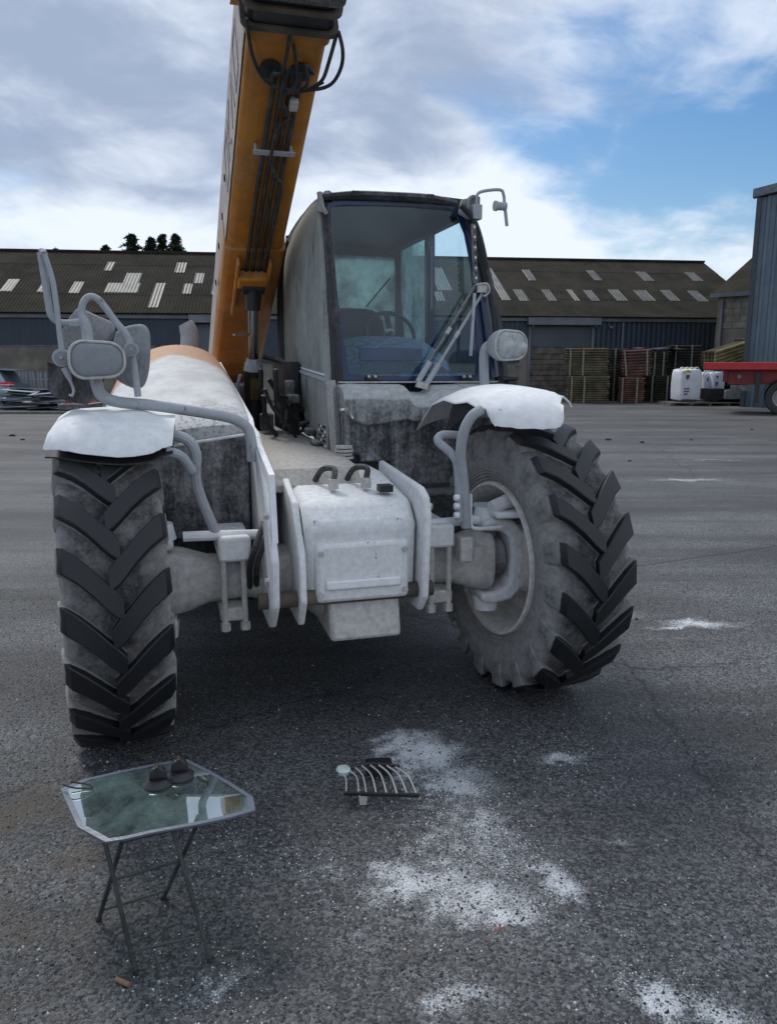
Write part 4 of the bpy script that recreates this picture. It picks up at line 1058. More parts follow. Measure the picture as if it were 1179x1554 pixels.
# ---- mirror bracket, head lamp, wiper arms on viewer's right
P(MB().box((.815, .68, 2.40), (.87, .74, 2.50)), 'bracket_block', M_cabpanel, bevel=.006)
a = L(700, 318, y=.68); P(MB().prism([(a.x-.015, a.z-.02), (a.x+.0, a.z+.05), (a.x+.04, a.z+.06), (a.x+.05, a.z-.05)], 'y', .665, .70), 'bracket_plate', M_cabpanel, bevel=.004)
P(MB().tube([L(709, 318, y=.66), L(711, 303, y=.66), L(718, 298, y=.66), L(724, 301, y=.66)], .009, 8, 4), 'hook', M_cabpanel)
P(MB().box((L(715, 320, y=.66).x, .63, L(720, 334, y=.66).z), (L(729, 320, y=.66).x, .68, L(720, 311, y=.66).z)), 'clamp', M_tubegrey, bevel=.006)
P(MB().tube([L(723, 322, y=.65), L(723, 300, y=.65), L(730, 291, y=.65), L(758, 288, y=.65), L(764, 296, y=.65), L(765, 308, y=.65)], .0085, 8, 5), 'mirror_arm', M_tubegrey)
p = L(761, 313, y=.65); P(MB().cyl(p+Vector((-.03, 0, 0)), p+Vector((.025, 0, 0)), .022), 'arm_knuckle', M_tubegrey)
P(MB().cyl(p+Vector((-.042, 0, 0)), p+Vector((-.028, 0, 0)), .027), 'knuckle_washer', M_tubegrey)
P(MB().cyl(L(766, 315, y=.65), L(769, 343, y=.65), .009), 'arm_end', M_tubegrey)
# braces / wiper linkage
for a, c3 in (((632, 583), (722, 432)), ((645, 586), (735, 440))):
    A, B = L(*a, y=.50), L(*c3, y=.585)
    P(MB().tube([A, B], .0080, 8, 0), 'wiper_arm', M_darkmetal if a[0] < 640 else M_tubegrey)
    P(MB().cyl(A+(B-A)*.02, A+(B-A)*.22, .0155, seg=10), 'arm_sleeve', M_tubegrey)
    P(MB().cyl(A+(B-A)*.50, A+(B-A)*.56, .0115, seg=10), 'arm_collar', M_whiteold)
P(MB().bar(L(632, 583, y=.49), L(648, 587, y=.49), .03, .03), 'arm_pivot', M_whiteold)
for q in range(2):
    o_ = Vector((0, -.012*q, 0))
    P(MB().tube([L(722, 432, y=.57)+o_, L(738, 431, y=.57)+o_, L(741, 443, y=.57)+o_, L(733, 450, y=.57)+o_], .005, 6, 4), 'wire_loop', M_whiteold)
P(MB().box(tuple(L(723, 444, y=.58)-Vector((0, .02, 0))), tuple(L(737, 433, y=.58))), 'arm_head', M_whiteold)
P(MB().bar(L(718, 340, y=.63), L(721, 430, y=.58), .028, .006, (0, 1, 0)), 'perforated_strap', M_darkmetal)
P(MB().bar(L(720, 445, y=.56), L(714, 540, y=.52), .016, .006, (0, 1, 0)), 'wiper_blade', M_tubegrey)
for k in range(11):
    f_ = k/11.; p = L(718+3*f_, 345+85*f_, y=.61-.045*f_); P(MB().box((p.x-.004, p.y-.02, p.z-.006), (p.x+.004, p.y-.012, p.z+.006)), 'strap_hole', M_black if k % 2 else M_white)
P(MB().tube([L(700, 312, y=.67), L(722, 340, y=.64), L(738, 400, y=.60), L(748, 470, y=.57), L(752, 540, y=.55)], [.018, .014, .012, .012, .014], 8, 5), 'pillar_tube', M_frame_black)
def lamp(c_, w, h, d, yaw, nm='head_lamp', back=M_tubegrey, lensm=None):
    o = bpy.data.objects.new(nm, None)
    sh_ = rrect(w, h, min(w, h)*.42, 6)
    sh_ = [(x*(1.), z*(1-.16*(x/w))) for x, z in sh_]
    body = MB().loft([[(x*s_, y, z*s_) for x, z in sh_] for y, s_ in ((0, .93), (.006, 1.0), (.03, 1.0), (.06, .93), (d*.8, .72), (d, .45))]).build(nm, back, TEL, sm=50, loc=c_, rot=(0, 0, yaw))
    MB().loft([[(x*s_, y, z*s_) for x, z in sh_] for y, s_ in ((-.016, .55), (-.012, .75), (-.004, .86), (.0, .88))]).build('lens', lensm or M_lens, body, sm=60)
    rim_ = [Vector((x*.94, -.003, z*.94)) for x, z in sh_]; rim_.append(rim_[0])
    MB().tube(rim_, .006, 6, 0, cap=False).build('lens_rim', M_whiteold, body)
    return body
hl = lamp(L(775, 524, y=.30), .205, .155, .14, R(10), lensm=dusty('clear_lens', (.20, .22, .235), (.42, .45, .46), .5, .2, .12, scale=11, streak=.5))
M_clear = simple('lamp_lens_bright', (.36, .37, .38), .12, var=.2, scale=25)
MB().lathe([(-.02, 0), (-.018, .02), (-.012, .034)], axis='y', seg=16).build('bulb_reflector', M_clear, hl, loc=(.055, -.004, -.01))
MB().lathe([(-.019, 0), (-.017, .03), (-.010, .048)], axis='y', seg=20).build('bulb_reflector', M_clear, hl, loc=(-.035, -.004, 0))
P(MB().tube([L(735, 585, y=.42), L(734, 545, y=.42), L(738, 527, y=.42), L(752, 520, y=.42)], .026, 10, 5), 'lamp_stalk', M_tubegrey)
p = L(770, 574, y=.40); P(MB().box((p.x-.04, p.y-.03, p.z-.012), (p.x+.05, p.y+.05, p.z+.012)), 'black_bracket', M_black, bevel=.006)
p = L(776, 581, y=.40); P(MB().box((p.x-.03, p.y-.03, p.z-.02), (p.x+.02, p.y+.05, p.z+.012)), 'black_bracket', M_black, bevel=.006)

# ---- mudguards
def guard(edge_near, edge_far, lift, nm, th=.006):
    """near and far edge polylines, bulged between"""
    rows = []; n = len(edge_near); m_ = 7
    for j in range(m_):
        u = j/(m_-1.); rows.append([edge_near[i].lerp(edge_far[i], u)+Vector((0, 0, lift*math.sin(math.pi*u))) for i in range(n)])
    return P(MB().sheet(rows, th), nm, M_white, sm=50)
def dens(pts, k=4, jag=0.):
    P_ = [Vector(p) for p in pts]; out = []
    for i in range(len(P_)-1):
        a = P_[max(i-1, 0)]; b = P_[i]; c = P_[i+1]; d = P_[min(i+2, len(P_)-1)]
        for q in range(k):
            u = q/k; out.append(.5*((2*b)+(-a+c)*u+(2*a-5*b+4*c-d)*u*u+(-a+3*b-3*c+d)*u**3))
    out.append(P_[-1])
    return [p+Vector((random.uniform(-jag, jag), random.uniform(-jag, jag), random.uniform(-jag, jag))) for p in out]
# left one: arch across the wheel, front flap hanging low
gl_near = [L(66, 680, y=-.30), L(90, 681, y=-.33), L(125, 686, y=-.36), L(180, 691, y=-.38), L(225, 687, y=-.37), L(247, 678, y=-.34), L(262, 674, y=-.32)]
gl_mid = [L(82, 645, y=-.18), L(102, 634, y=-.18), L(135, 630, y=-.18), L(180, 628, y=-.18), L(215, 629, y=-.18), L(240, 636, y=-.18), L(266, 638, y=-.18)]
gl_far = [Vector((p.x, .18, p.z-.015)) for p in gl_mid]; gl_back = [Vector((p.x, .52, p.z-.18)) for p in gl_mid]
rows = [dens(gl_near, 4, .002), dens([a.lerp(b, .5)+Vector((0, -.02, .012)) for a, b in zip(gl_near, gl_mid)]), dens(gl_mid), dens([Vector((p.x, 0, p.z+.02)) for p in gl_mid]), dens(gl_far), dens(gl_back)]
P(MB().sheet(rows, .006), 'mudguard', M_white, sm=60)
P(MB().sheet([[Vector((p.x, p.y+.02, p.z-.035)) for p in dens(gl_near)], [Vector((p.x, p.y+.06, p.z-.02)) for p in dens(gl_mid)]], .006), 'mudguard_liner', M_black)
P(MB().tube([L(262, 660, y=-.2), L(285, 668, y=-.2), L(298, 690, y=-.2), L(300, 740, y=-.15), (-.62, -.1, .80)], .022, 10, 5), 'mudguard_stay', M_tubegrey)
P(MB().tube([L(250, 684, y=-.28), L(275, 692, y=-.25), L(292, 715, y=-.2)], .02, 10, 5), 'mudguard_stay', M_tubegrey)
# right one
gr_near = [L(738, 622, y=-.32), L(748, 641, y=-.36), L(757, 645, y=-.38), L(790, 648, y=-.40), L(825, 649, y=-.40), L(851, 646, y=-.38), L(855, 622, y=-.35)]
gr_mid = [L(690, 612, y=-.12), L(708, 603, y=-.15), L(735, 594, y=-.17), L(770, 589, y=-.18), L(800, 589, y=-.18), L(835, 594, y=-.15), L(856, 603, y=-.12)]
gr_nm = [L(728, 620, y=-.28), L(736, 614, y=-.30), L(752, 612, y=-.32), L(785, 612, y=-.33), L(815, 613, y=-.33), L(845, 615, y=-.31), L(850, 612, y=-.28)]
gr_far = [Vector((p.x, .20, p.z-.02)) for p in gr_mid]; gr_back = [Vector((p.x, .5, p.z-.2)) for p in gr_mid]
rows = [dens(gr_near, 5, .003), dens([a.lerp(b, .5)+Vector((0, -.015, .006)) for a, b in zip(gr_near, gr_nm)], 5, .001), dens(gr_nm, 5), dens([a.lerp(b, .5)+Vector((0, 0, .02)) for a, b in zip(gr_nm, gr_mid)], 5), dens(gr_mid, 5, .002), dens([Vector((p.x, 0.03, p.z+.012)) for p in gr_mid], 5), dens(gr_far, 5), dens(gr_back, 5)]
P(MB().sheet(rows, .006), 'mudguard', M_white, sm=60)
# dark inner cheek of right guard
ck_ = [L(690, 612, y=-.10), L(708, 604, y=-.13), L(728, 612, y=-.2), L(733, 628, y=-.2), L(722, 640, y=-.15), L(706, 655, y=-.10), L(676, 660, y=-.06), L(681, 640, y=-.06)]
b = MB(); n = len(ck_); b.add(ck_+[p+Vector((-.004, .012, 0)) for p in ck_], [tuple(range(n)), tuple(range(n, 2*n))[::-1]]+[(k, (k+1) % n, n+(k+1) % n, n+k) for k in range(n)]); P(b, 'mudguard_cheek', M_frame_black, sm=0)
P(MB().tube([L(853, 602, y=-.12), L(862, 610, y=-.10), L(866, 618, y=-.1)], .006, 6, 4), 'broken_guard_edge', M_white)
# pipe bracket of right guard
P(MB().tube([L(731, 622, y=-.30), L(716, 632, y=-.30), L(704, 655, y=-.28), L(699, 690, y=-.25), L(704, 740, y=-.22), L(707, 800, y=-.20)], .0235, 12, 6), 'guard_pipe', M_tubegrey)
P(MB().tube([L(700, 661, y=-.12), L(672, 660, y=-.16), L(665, 670, y=-.18), L(686, 690, y=-.22), L(695, 715, y=-.22), L(697, 790, y=-.20)], .0195, 12, 6), 'guard_pipe', M_tubegrey)
for py in (755, 768, 782):
    p = L(695, py, y=-.26); P(MB().cyl(p+Vector((-.018, -.0, 0)), p+Vector((.004, 0, 0)), .014, seg=8), 'pipe_bolt', M_white)
P(MB().tube([L(714, 750, y=-.20), L(714, 790, y=-.20), L(722, 802, y=-.20), L(760, 800, y=-.16)], .009, 8, 4), 'brake_line', M_white)
P(MB().box((L(698, 800, y=-.2).x, -.22, .70), (L(717, 800, y=-.2).x, -.14, .82)), 'pipe_socket', M_whiteold, bevel=.01)

# ---- lamp and mirror cluster on viewer's left
yc = -.12
P(MB().tube([L(383, 700, y=-.0), L(382, 672, y=-.0), L(374, 648, y=-.0), L(350, 634, y=-.02), L(300, 625, y=-.05), L(230, 615, y=-.08), L(180, 610, y=-.1), L(155, 600, y=-.1), L(147, 580, y=-.08), L(147, 560, y=-.05)], [.024, .024, .024, .024, .023, .023, .023, .024, .024, .024], 12, 6), 'lamp_support_tube', M_tubegrey)
hl2 = lamp(L(148, 546, y=-.20), .215, .145, .13, R(8))
def pad(pts, y, th, nm, mat=None):
    P_ = [L(a, b, y=y) for a, b in pts]; P_ = dens(P_+[P_[0]], 4)[:-1]
    c0 = sum(P_, Vector())/len(P_)
    rings = [[c0+(p-c0)*s_+Vector((0, o_, 0)) for p in P_] for s_, o_ in ((.86, -th*.5), (.96, -th*.42), (1., 0), (.97, th*.42), (.85, th*.6))]
    return P(MB().loft(rings), nm, mat or M_lens, sm=70)
pad([(197,494),(215,492),(226,500),(229,520),(227,560),(220,584),(208,590),(188,583),(174,570),(171,540),(176,505)], -.02, .06, 'mirror_back', dusty('mirror_shell', (.12, .125, .13), (.27, .29, .31), .55, .3, .5, scale=7, streak=.3))
pad([(112,474),(122,468),(150,480),(174,492),(170,515),(150,528),(115,532),(98,530),(95,500)], .02, .07, 'work_lamp_shell', dusty('lamp_shell', (.10, .10, .105), (.30, .31, .32), .55, .3, .6, scale=14))
tb = lambda pts, r, nm, y=yc: P(MB().tube([L(a, b, y=y) for a, b in pts], r, 10, 6), nm, M_tubegrey)
tb([(62, 383), (68, 420), (74, 460), (78, 478), (88, 488), (105, 490), (122, 488)], .0135, 'mirror_stay', -.10)
tb([(68, 386), (80, 425), (87, 470), (92, 515), (96, 540)], .0105, 'mirror_stay', -.12)
P(MB().tube([L(62, 383, y=-.10), L(65, 382, y=-.10), L(68, 386, y=-.12)], .014, 8, 3), 'stay_bend', M_tubegrey)
tb([(134, 520), (131, 495), (125, 478), (126, 462), (133, 452), (143, 451), (155, 460), (175, 487), (194, 510), (198, 525)], [.022, .021, .015, .014, .014, .014, .014, .014, .014, .014], 'lamp_hoop', -.15)
tb([(201, 535), (206, 570), (210, 602)], .0135, 'hoop_leg', -.13)
P(MB().bar(L(106, 493, y=-.14), L(139, 493, y=-.14), .03, .008), 'stay_bracket', M_tubegrey)
for (a, b, r_) in ((200, 530, .028), (95, 543, .034)):
    p = L(a, b, y=-.15); P(MB().cyl(p+Vector((0, -.03, 0)), p+Vector((0, .03, 0)), r_, seg=22), 'clamp_knob', M_tubegrey)
    P(MB().cyl(p+Vector((0, -.036, 0)), p+Vector((0, -.028, 0)), r_*.72, seg=22), 'knob_cap', M_lens)
    P(MB().cyl(p+Vector((0, -.042, 0)), p+Vector((0, -.034, 0)), r_*.2, seg=8), 'knob_screw', M_tubegrey)
tb([(98, 558), (104, 570), (108, 580), (112, 592), (110, 600), (105, 599)], [.014, .012, .006, .005, .005, .004], 'cable_end', -.17)
# torn black sheet hanging
def sheetblob():
    top_ = [(72, 547), (82, 552), (95, 548), (110, 552), (125, 565), (140, 572), (158, 572)]
    mid = [(74, 575), (84, 578), (96, 580), (110, 582), (125, 584), (140, 585), (158, 580)]
    bot = [(72, 592), (82, 600), (95, 606), (110, 611), (125, 613), (136, 612), (150, 592)]
    rows = []
    for k, q in enumerate((top_, mid, bot)):
        rows.append([L(a, b, y=-.02+.03*math.sin(i*1.9+k)) for i, (a, b) in enumerate(q)])
    R2 = [dens(r_, 4) for r_ in rows]; cols = list(zip(*R2)); cols = [dens(c_, 4) for c_ in cols]
    cols = [[p+Vector((0, .022*mnoise.noise(p*22), 0)) for p in c_] for c_ in cols]
    return MB().sheet(cols, .006, (0, -1, 0))
o = sheetblob().build('torn_sheet', M_sack, None, sm=60); o.location = (P0[0], P0[1], 0); o.rotation_euler = (0, 0, TH)
tag(o, 'torn black rubber sheet hanging below the oval lamp on the left of the machine', 'rubber sheet')

# ---- boom: local axes
el = R(25.0); fwd = Vector((0, -math.cos(el), math.sin(el))); upb = Vector((0, math.sin(el), math.cos(el)))
A0 = Vector((-.24, 1.78, 2.245))     # on underside centre line
def BP(x, s, h): return A0+Vector((x, 0, 0))+fwd*s+upb*h       # s forward, h above the underside
BW, BH = .18, .50
def bsecs(s, w, h0, h1, r=.045, n=4): return [BP(x, s, (h0+h1)/2+z) for x, z in rrect(2*w, h1-h0, r, n)]
P(MB().loft([bsecs(-2.4, BW, 0, BH), bsecs(-.05, BW, 0, BH)]), 'outer_boom', M_orange, sm=50)
P(MB().loft([bsecs(-.05, BW-.004, .004, BH-.004), bsecs(1.85, BW-.004, .004, BH-.004)]), 'outer_boom_front', M_orange, sm=50)
# pale dusted side skin with holes & outline letters
P(MB().loft([[BP(-BW-.004, s, h) for s, h in ((-2.4, .05), (1.8, .05), (1.8, BH-.04), (-2.4, BH-.04))], [BP(-BW-.0005, s, h) for s, h in ((-2.4, .05), (1.8, .05), (1.8, BH-.04), (-2.4, BH-.04))]]), 'boom_side_skin', M_orangeside, sm=0)
for s, h in ((.12, .25), (-.28, .30), (-.75, .30), (-.5, .15), (.45, .28)):
    P(MB().cyl(BP(-BW-.012, s, h), BP(-BW-.003, s, h), .022, seg=14), 'pin_hole', M_black)
M_decal = simple('grey_decal', (.24, .22, .21), .6)
def strokes(s0, hs):
    for (a, b, c_, d) in hs: P(MB().obox(BP(-BW-.006, s0+(a+c_)/2, (b+d)/2), Vector((.0015, 0, 0)), (fwd*(c_-a)+upb*(d-b))*.5, (upb*(c_-a)-fwd*(d-b)).normalized()*.010), 'decal_stroke', M_decal)
strokes(.55, [(0,.12,0,.38),(.0,.38,.16,.38),(.16,.38,.16,.12),(.0,.12,.16,.12)])
strokes(.80, [(0,.12,0,.38),(.0,.25,.16,.38),(.0,.25,.16,.12)])
strokes(1.05, [(0,.12,.08,.38),(.08,.38,.16,.12)])
strokes(1.3, [(0,.12,0,.38),(.0,.38,.16,.38),(.0,.12,.16,.12),(.16,.12,.16,.38)])
# front collar + inner boom
for (s0, s1, e, mt) in ((1.74, 1.80, .008, M_orange), (1.803, 1.825, .030, M_soot), (1.828, 1.90, .012, M_black), (1.903, 1.925, .030, M_soot), (1.928, 1.96, .012, M_black), (1.963, 2.02, .034, M_darkmetal)):
    P(MB().loft([bsecs(s0, BW+e, -e, BH+e), bsecs(s1, BW+e, -e, BH+e)]), 'boom_collar', mt, sm=50)
P(MB().loft([bsecs(2.2, BW-.04, .05, BH-.05), bsecs(4.2, BW-.04, .05, BH-.05)]), 'inner_boom', M_darkmetal, sm=50)
P(MB().prism([(0, 0), (0, 0), ] if False else [(-.03, -.02), (.03, -.02), (.03, .3), (-.03, .3)], 'z', 0, .004), 'boom_plate', M_orange, loc=BP(-BW-.02, 1.95, .1))
# reinforcing saddle underneath + cross bracket for ram
def und(pts, y0, th=.012): pass
P(MB().loft([bsecs(-2.3, BW+.010, -.012, .22, .04), bsecs(.16, BW+.010, -.012, .22, .04)]), 'boom_saddle', M_orange, sm=50)
for x in (-.115, .085):
    P(MB().loft([[BP(x+dx, s, h) for dx, h in ((0, -.02), (.018, -.02), (.018, -.085), (0, -.085))] for s in (-.55, .10)]), 'ram_bracket_web', M_orange, bevel=.004)
P(MB().loft([[BP(x, s, h) for x, h in ((-.10, -.022), (.09, -.022), (.09, -.10), (-.10, -.10))] for s in (-.16, -.04)]), 'ram_cross_beam', M_orange, bevel=.012)
# pipes on underside
for i, x in enumerate((-.045, -.005, .035, .072)):
    P(MB().tube([BP(x, -.10, -.03), BP(x-.004, .6, -.03), BP(x, 1.15, -.03), BP(x+.002, 1.45, -.035), BP(x+.006, 1.56, -.01), BP(x+.006, 1.60, .03)], .0125, 8, 4), 'boom_pipe', M_hose)
P(MB().loft([[BP(x, s, h) for x, h in ((-.10, -.045), (.115, -.045), (.115, -.053), (-.10, -.053))] for s in (1.08, 1.11)]), 'pipe_clamp', M_tubegrey)
for x in (-.085, .095): P(MB().cyl(BP(x, 1.095, -.06), BP(x, 1.095, -.0), .008, seg=6), 'clamp_bolt', M_tubegrey)
for x in (-.03, .105): P(MB().loft([[BP(x-.03+.05*math.cos(k*.393), 1.58+.055*math.sin(k*.393), h) for k in range(16)] for h in (-.0045, .0)]), 'boom_opening', M_black)
HH = [[(-.04, 1.50, -.03), (-.06, 1.62, -.07), (-.02, 1.66, -.08), (.0, 1.80, -.02)], [(.0, 1.48, -.03), (.02, 1.55, -.09), (.05, 1.62, -.08), (.02, 1.75, -.02)], [(.07, 1.50, -.04), (.10, 1.60, -.08), (.08, 1.68, -.06), (.13, 1.6, -.02)],
      [(-.19, 1.86, -.03), (-.15, 1.68, -.04), (-.08, 1.56, -.05), (.02, 1.53, -.06), (.10, 1.54, -.06), (.18, 1.58, -.04)], [(.06, 1.35, -.05), (.0, 1.28, -.07), (-.01, 1.08, -.08), (.04, .92, -.06), (.075, .84, -.05), (.072, .55, -.055), (.06, .1, -.05)],
      [(.03, 1.42, -.05), (.0, 1.46, -.09), (-.01, 1.55, -.08), (.02, 1.64, -.04)], [(.10, 1.54, -.06), (.18, 1.565, -.06), (.225, 1.60, -.05), (.245, 1.68, -.04), (.235, 1.76, -.03), (.205, 1.83, -.01)], [(.12, 1.55, -.06), (.17, 1.60, -.05), (.185, 1.70, -.04), (.20, 1.82, -.01)]]
for h in HH: P(MB().tube([BP(*q) for q in h], .0085, 8, 5), 'boom_hose', M_hose)
P(MB().obox(BP(.06, 1.44, -.05), (.02, 0, 0), fwd*.03, upb*.02), 'hose_union', M_whiteold, bevel=.006)
# lift ram
rt, rbm = L(387, 432, x=-.235), Vector((-.235, 2.15, 1.0))
rt = Vector((-.235, 1.90, 2.12)); dd = (rbm-rt).normalized(); LR = (rbm-rt).length
P(MB().cyl(rt+Vector((-.075, 0, 0)), rt+Vector((.075, 0, 0)), .062), 'ram_clevis', M_black, bevel=.008)
P(MB().cyl(rt, rt+dd*.16, .055, .050), 'ram_eye', M_black)
P(MB().cyl(rt+dd*.12, rt+dd*.62, .034, seg=20), 'ram_rod', M_chrome)
P(MB().cyl(rt+dd*.52, rt+dd*.57, .060, .066, 20), 'ram_gland', M_tubegrey)
P(MB().cyl(rt+dd*.49, rt+dd*.52, .050, seg=6), 'gland_nut', M_tubegrey)
P(MB().cyl(rt+dd*.57, rt+dd*(LR), .068, seg=24), 'ram_cylinder', M_black)
rm = rt+dd*.70
M_label = simple('faded_yellow_label', (.10, .065, .015), .6)
P(MB().obox(rm+Vector((0, -.066, 0)), (.028, 0, 0), (0, .005, 0), dd*.075), 'ram_label', M_label)
text('ram_lettering', 'LOAD', .052, M_black, TEL, rm+Vector((0, -.0725, 0)), (R(90), R(-90), 0), .0006)
P(MB().tube([rt+dd*.6+Vector((-.09, 0, 0)), rt+dd*.72+Vector((-.115, 0, 0)), rt+dd*.9+Vector((-.10, 0, 0)), rt+dd*1.05+Vector((-.07, 0, 0))], .012, 8, 4), 'ram_feed_pipe', M_tubegrey)
p = L(355, 508, x=-.38); P(MB().bar(p, L(373, 508, x=-.28), .012, .012), 'stay_peg', M_tubegrey)
P(MB().box((-.42, 3.0, 1.0), (-.06, 3.7, 1.45)), 'boom_mount', M_darkmetal, bevel=.02)
P(MB().tube([(-.16, 2.05, 1.66), (-.06, 2.0, 1.63), (-.02, 1.9, 1.60)], .02, 8, 4), 'ram_hose', M_hose)
# rear body seen under the boom
P(MB().box((-1.12, 2.5, .6), (-.46, 4.2, 1.45)), 'rear_body', M_hood, bevel=.04)

# =================================================================== FOLDING STAND WITH LOOSE GLASS (front of the machine)
M_leg = dusty('stand_leg_paint', (.03, .033, .033), (.10, .11, .11), .35, .2, .5, scale=9)
f1, f2, f3, f4 = gz(150, 1397), gz(207, 1478), gz(320, 1460), gz(248, 1364)    # feet: left-back, left-front, right-front, right-back
zt_ = .345
cst = (f1+f2+f3+f4)/4; cst.z = 0
st = empty('folding_stand', cst, 0, 'small black folding trestle stand with crossed legs under the curved glass', 'stand')
def R_(p): return Vector(p)-cst
tl_, tr_ = at(178, 1262, 1), None
def top_at(px, py, z=zt_): return gz(px, py, z)
t2, t1 = top_at(160, 1278), top_at(186, 1276); t4, t3 = top_at(300, 1250), top_at(262, 1258)
for nm, a, b in (('leg', f1, t1), ('leg', f2, t2), ('leg', f3, t3), ('leg', f4, t4)):
    MB().tube([R_(a), R_(b)], .0065, 8, 0).build(nm, M_leg, st)
    MB().cyl(R_(a)+Vector((0, 0, -.0)), R_(a)+(R_(b)-R_(a))*.03, .0085, seg=10).build('foot', M_black, st)
lerp = lambda a, b, u: R_(Vector(a).lerp(Vector(b), u))
MB().tube([lerp(f1, t1, .52), lerp(f4, t4, .53)], .004, 8, 0).build('brace', M_leg, st)
MB().tube([lerp(f1, t1, .14), lerp(f4, t4, .12)], .004, 8, 0).build('brace', M_leg, st)
MB().tube([lerp(f2, t2, .17), lerp(f3, t3, .20)], .004, 8, 0).build('brace', M_leg, st)
MB().tube([R_(t1), R_(t4)], .006, 8, 0).build('top_rail', M_leg, st); MB().tube([R_(t2), R_(t3)], .006, 8, 0).build('top_rail', M_leg, st)
# glass panel
zg = .36
gp = [(92,1192),(100,1212),(118,1252),(160,1275),(190,1271),(230,1262),(300,1249),(350,1237),(388,1225),(384,1205),(350,1185),(312,1164),(285,1150),(240,1156),(180,1168),(130,1178)]
G = [gz(a, b, zg) for a, b in gp]; n = len(G); c_ = sum(G, Vector())/n
root = empty('loose_windscreen', (c_.x, c_.y, zg), 0, 'loose curved glass windscreen with dark edge band lying on the folding stand', 'windscreen')
Gl = [p-c_ for p in G]; bow = lambda p: Vector((p.x, p.y, -.10*(p.x*p.x+p.y*p.y)))
inn = [p*.93 for p in Gl]
b = MB(); b.add([bow(p*s_) for s_ in (.935, .6, .3) for p in Gl]+[Vector((0, 0, 0))], [(k, (k+1) % n, n+(k+1) % n, n+k) for k in range(n)]+[(n+k, n+(k+1) % n, 2*n+(k+1) % n, 2*n+k) for k in range(n)]+[(2*n+k, 2*n+(k+1) % n, 3*n) for k in range(n)])
b.build('glass_pane', M_tableglass, root, sm=60)
b = MB(); b.add([bow(p) for p in Gl]+[bow(p*.93)+Vector((0, 0, .0005)) for p in Gl]+[bow(p)-Vector((0, 0, .006)) for p in Gl]+[bow(p*.93)-Vector((0, 0, .0055)) for p in Gl],
      [q for k in range(n) for q in ((k, (k+1) % n, n+(k+1) % n, n+k), (2*n+k, 3*n+k, 3*n+(k+1) % n, 2*n+(k+1) % n), (k, 2*n+k, 2*n+(k+1) % n, (k+1) % n))])
b.build('edge_band', simple('slate_frit', (.10, .115, .15), .3, var=.15), root, sm=60)
# suction cups
M_rub = simple('soft_black_rubber', (.012, .012, .013), .4)
def cup(px, py, label):
    p = gz(px, py, zg+.001); r_ = empty('suction_cup', p, R(15), label, 'suction cup', 'black suction cups on the loose glass')
    MB().lathe([(.0, .0), (.0, .042), (.005, .044), (.012, .036), (.017, .030), (.022, .029), (.022, 0)], axis='z', seg=28).build('cup_base', M_rub, r_)
    MB().prism([(-.026, .020), (-.022, .045), (-.012, .056), (.012, .056), (.022, .045), (.026, .020)], 'y', -.012, .012).build('handle', M_rub, r_, bevel=.004)
    MB().box((-.006, -.014, .05), (.006, .014, .062)).build('lever', M_rub, r_, bevel=.002)
cup(240, 1190, 'nearer black suction cup, left one of the two on the loose glass')
cup(273, 1178, 'farther black suction cup, right one of the two on the loose glass')
for k, (a, b_) in enumerate((((95, 1190), (140, 1196)), ((300, 1178), (316, 1186)))):
    p, q = gz(*a, zg+.01), gz(*b_, zg+.004); md = (p+q)/2+Vector((0, -.02, .006))
    o = MB().tube([p, md, q, q+Vector((-.02, .02, 0)), p+Vector((.02, .012, 0))], .0025, 6, 5).build('hinge_wire', M_rub)
    tag(o, ('thin black bent hinge wire at the left corner of the loose glass', 'thin black bent hinge wire right of the suction cups')[k], 'wire')

# =================================================================== LAMP GUARD GRILLE lying on the yard
gg = gz(560, 1200); gu = empty('lamp_grille', gg, R(6), 'bent steel bar grille with round work lamp lying on the asphalt', 'grille')
def Q(px, py, z): return (gz(px, py, z)-gg)
def Qr(px, py, z):
    p = Q(px, py, z); c_, s_ = math.cos(-R(6)), math.sin(-R(6)); return Vector((p.x*c_-p.y*s_, p.x*s_+p.y*c_, p.z))
M_bar = simple('pale_steel_bar', (.42, .41, .38), .5, .2)
tops = [(516,1172),(531,1170),(537,1163),(549,1162),(562,1161),(575,1161),(587,1162),(600,1164)]
bots = [(525,1203),(544,1204),(556,1205),(571,1205),(587,1206),(603,1207),(618,1206),(632,1205)]
for a, b_ in zip(tops, bots):
    A, B = Qr(*a, .10), Qr(*b_, .045); MB().tube([A, A.lerp(B, .45)+Vector((.012, 0, .012)), B], .0032, 6, 5).build('grille_bar', M_bar, gu)
MB().tube([Qr(512, 1172, .098), Qr(560, 1159, .10), Qr(606, 1163, .10)], .006, 6, 4).build('back_rail', M_black, gu)
MB().bar(Qr(522, 1204, .045), Qr(636, 1207, .045), .012, .012).build('front_rail', M_black, gu)
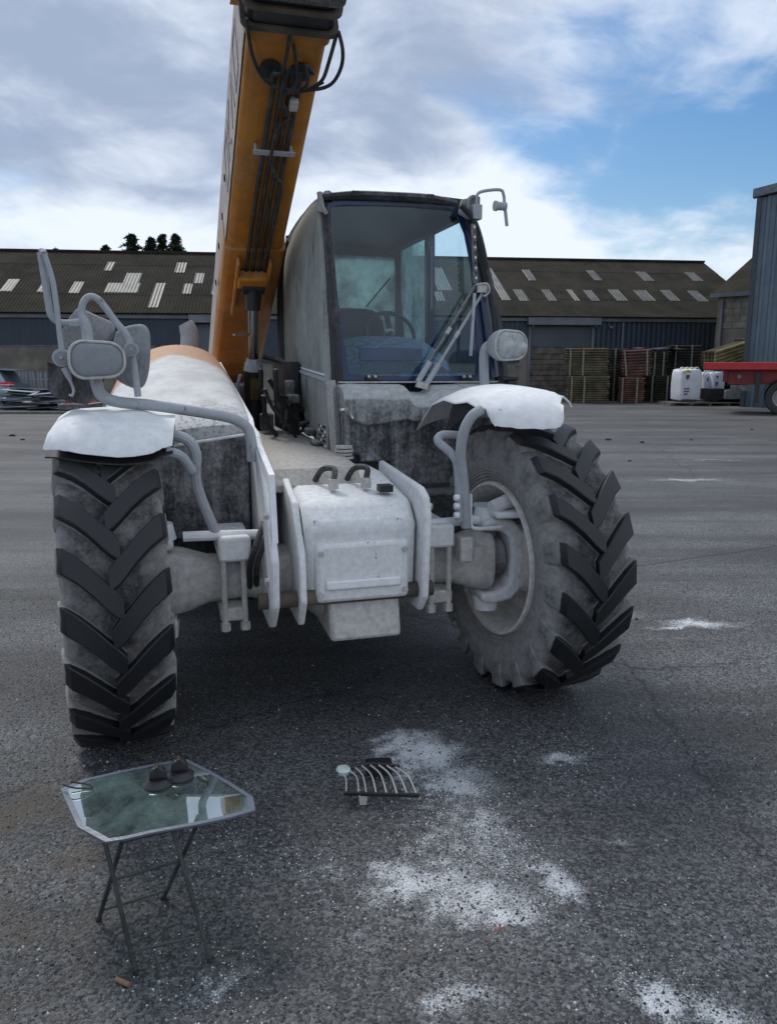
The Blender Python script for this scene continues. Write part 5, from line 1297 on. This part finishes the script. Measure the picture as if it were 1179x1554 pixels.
p = Qr(521, 1166, .105); MB().lathe([(0, .0), (.002, .024), (-.004, .028), (-.02, .022), (-.03, .0)], axis='z', seg=24).build('work_lamp', simple('lamp_glass', (.45, .52, .5), .2), gu, loc=p)
MB().prism([(-.012, -.04), (.012, -.04), (.017, 0), (-.017, 0)], 'y', -.004, .004).build('mount_lug', M_bar, gu, loc=Qr(551, 1206, .042))
MB().box((-.045, -.03, 0), (.06, .03, .05)).build('lamp_housing', M_black, gu, loc=Qr(572, 1172, .02), bevel=.01)

# =================================================================== small litter
p = gz(757, 1412)
b = MB()
for k in range(5):
    an = k*1.25; c0 = p+Vector((0, 0, .004)); b.add([c0, c0+Vector((.013*math.cos(an-.3), .013*math.sin(an-.3), .004)), c0+Vector((.024*math.cos(an), .024*math.sin(an), .001)), c0+Vector((.013*math.cos(an+.3), .013*math.sin(an+.3), .006))], [(0,1,2,3)])
tag(b.build('dead_leaf', simple('russet_leaf', (.16, .05, .03), .8)), 'small curled russet leaf on the powdery asphalt', 'leaf')
p = gz(187, 1494); tag(MB().tube([p+Vector((-.022, .012, .006)), p+Vector((.02, -.008, .006))], .0065, 8, 0).build('wood_stub', simple('tan_wood', (.22, .13, .08), .8)), 'short tan stub of wood on the dirt near the stand', 'wood stub')
# dark clods scattered over the far yard
for k, (px, py, s_) in enumerate(((922, 668, .06), (974, 672, .05), (1048, 668, .03), (1140, 652, .04), (955, 700, .03), (20, 662, .07), (35, 668, .05), (965, 940, .012))):
    p = gz(px, py); b = MB(); r_ = random.Random(k)
    b.loft([[p+Vector((s_*q*math.cos(j*.785)*r_.uniform(.8, 1.5), s_*q*math.sin(j*.785)*r_.uniform(.5, 1), z*s_)) for j in range(8)] for q, z in ((1, 0), (.9, .4), (.4, .7))])
    tag(b.build('mud_clod', M_td, sm=60), 'small dark clod of mud '+('behind the right wheel, nearest the timber stacks', 'second to the right behind the right wheel', 'below the white bulk bags', 'in front of the red trailer', 'just right of the tyre top', 'at the far left edge', 'second from the far left edge', 'close beside the right wheel')[k]+' on the asphalt', 'clod', 'mud clods scattered on the yard')
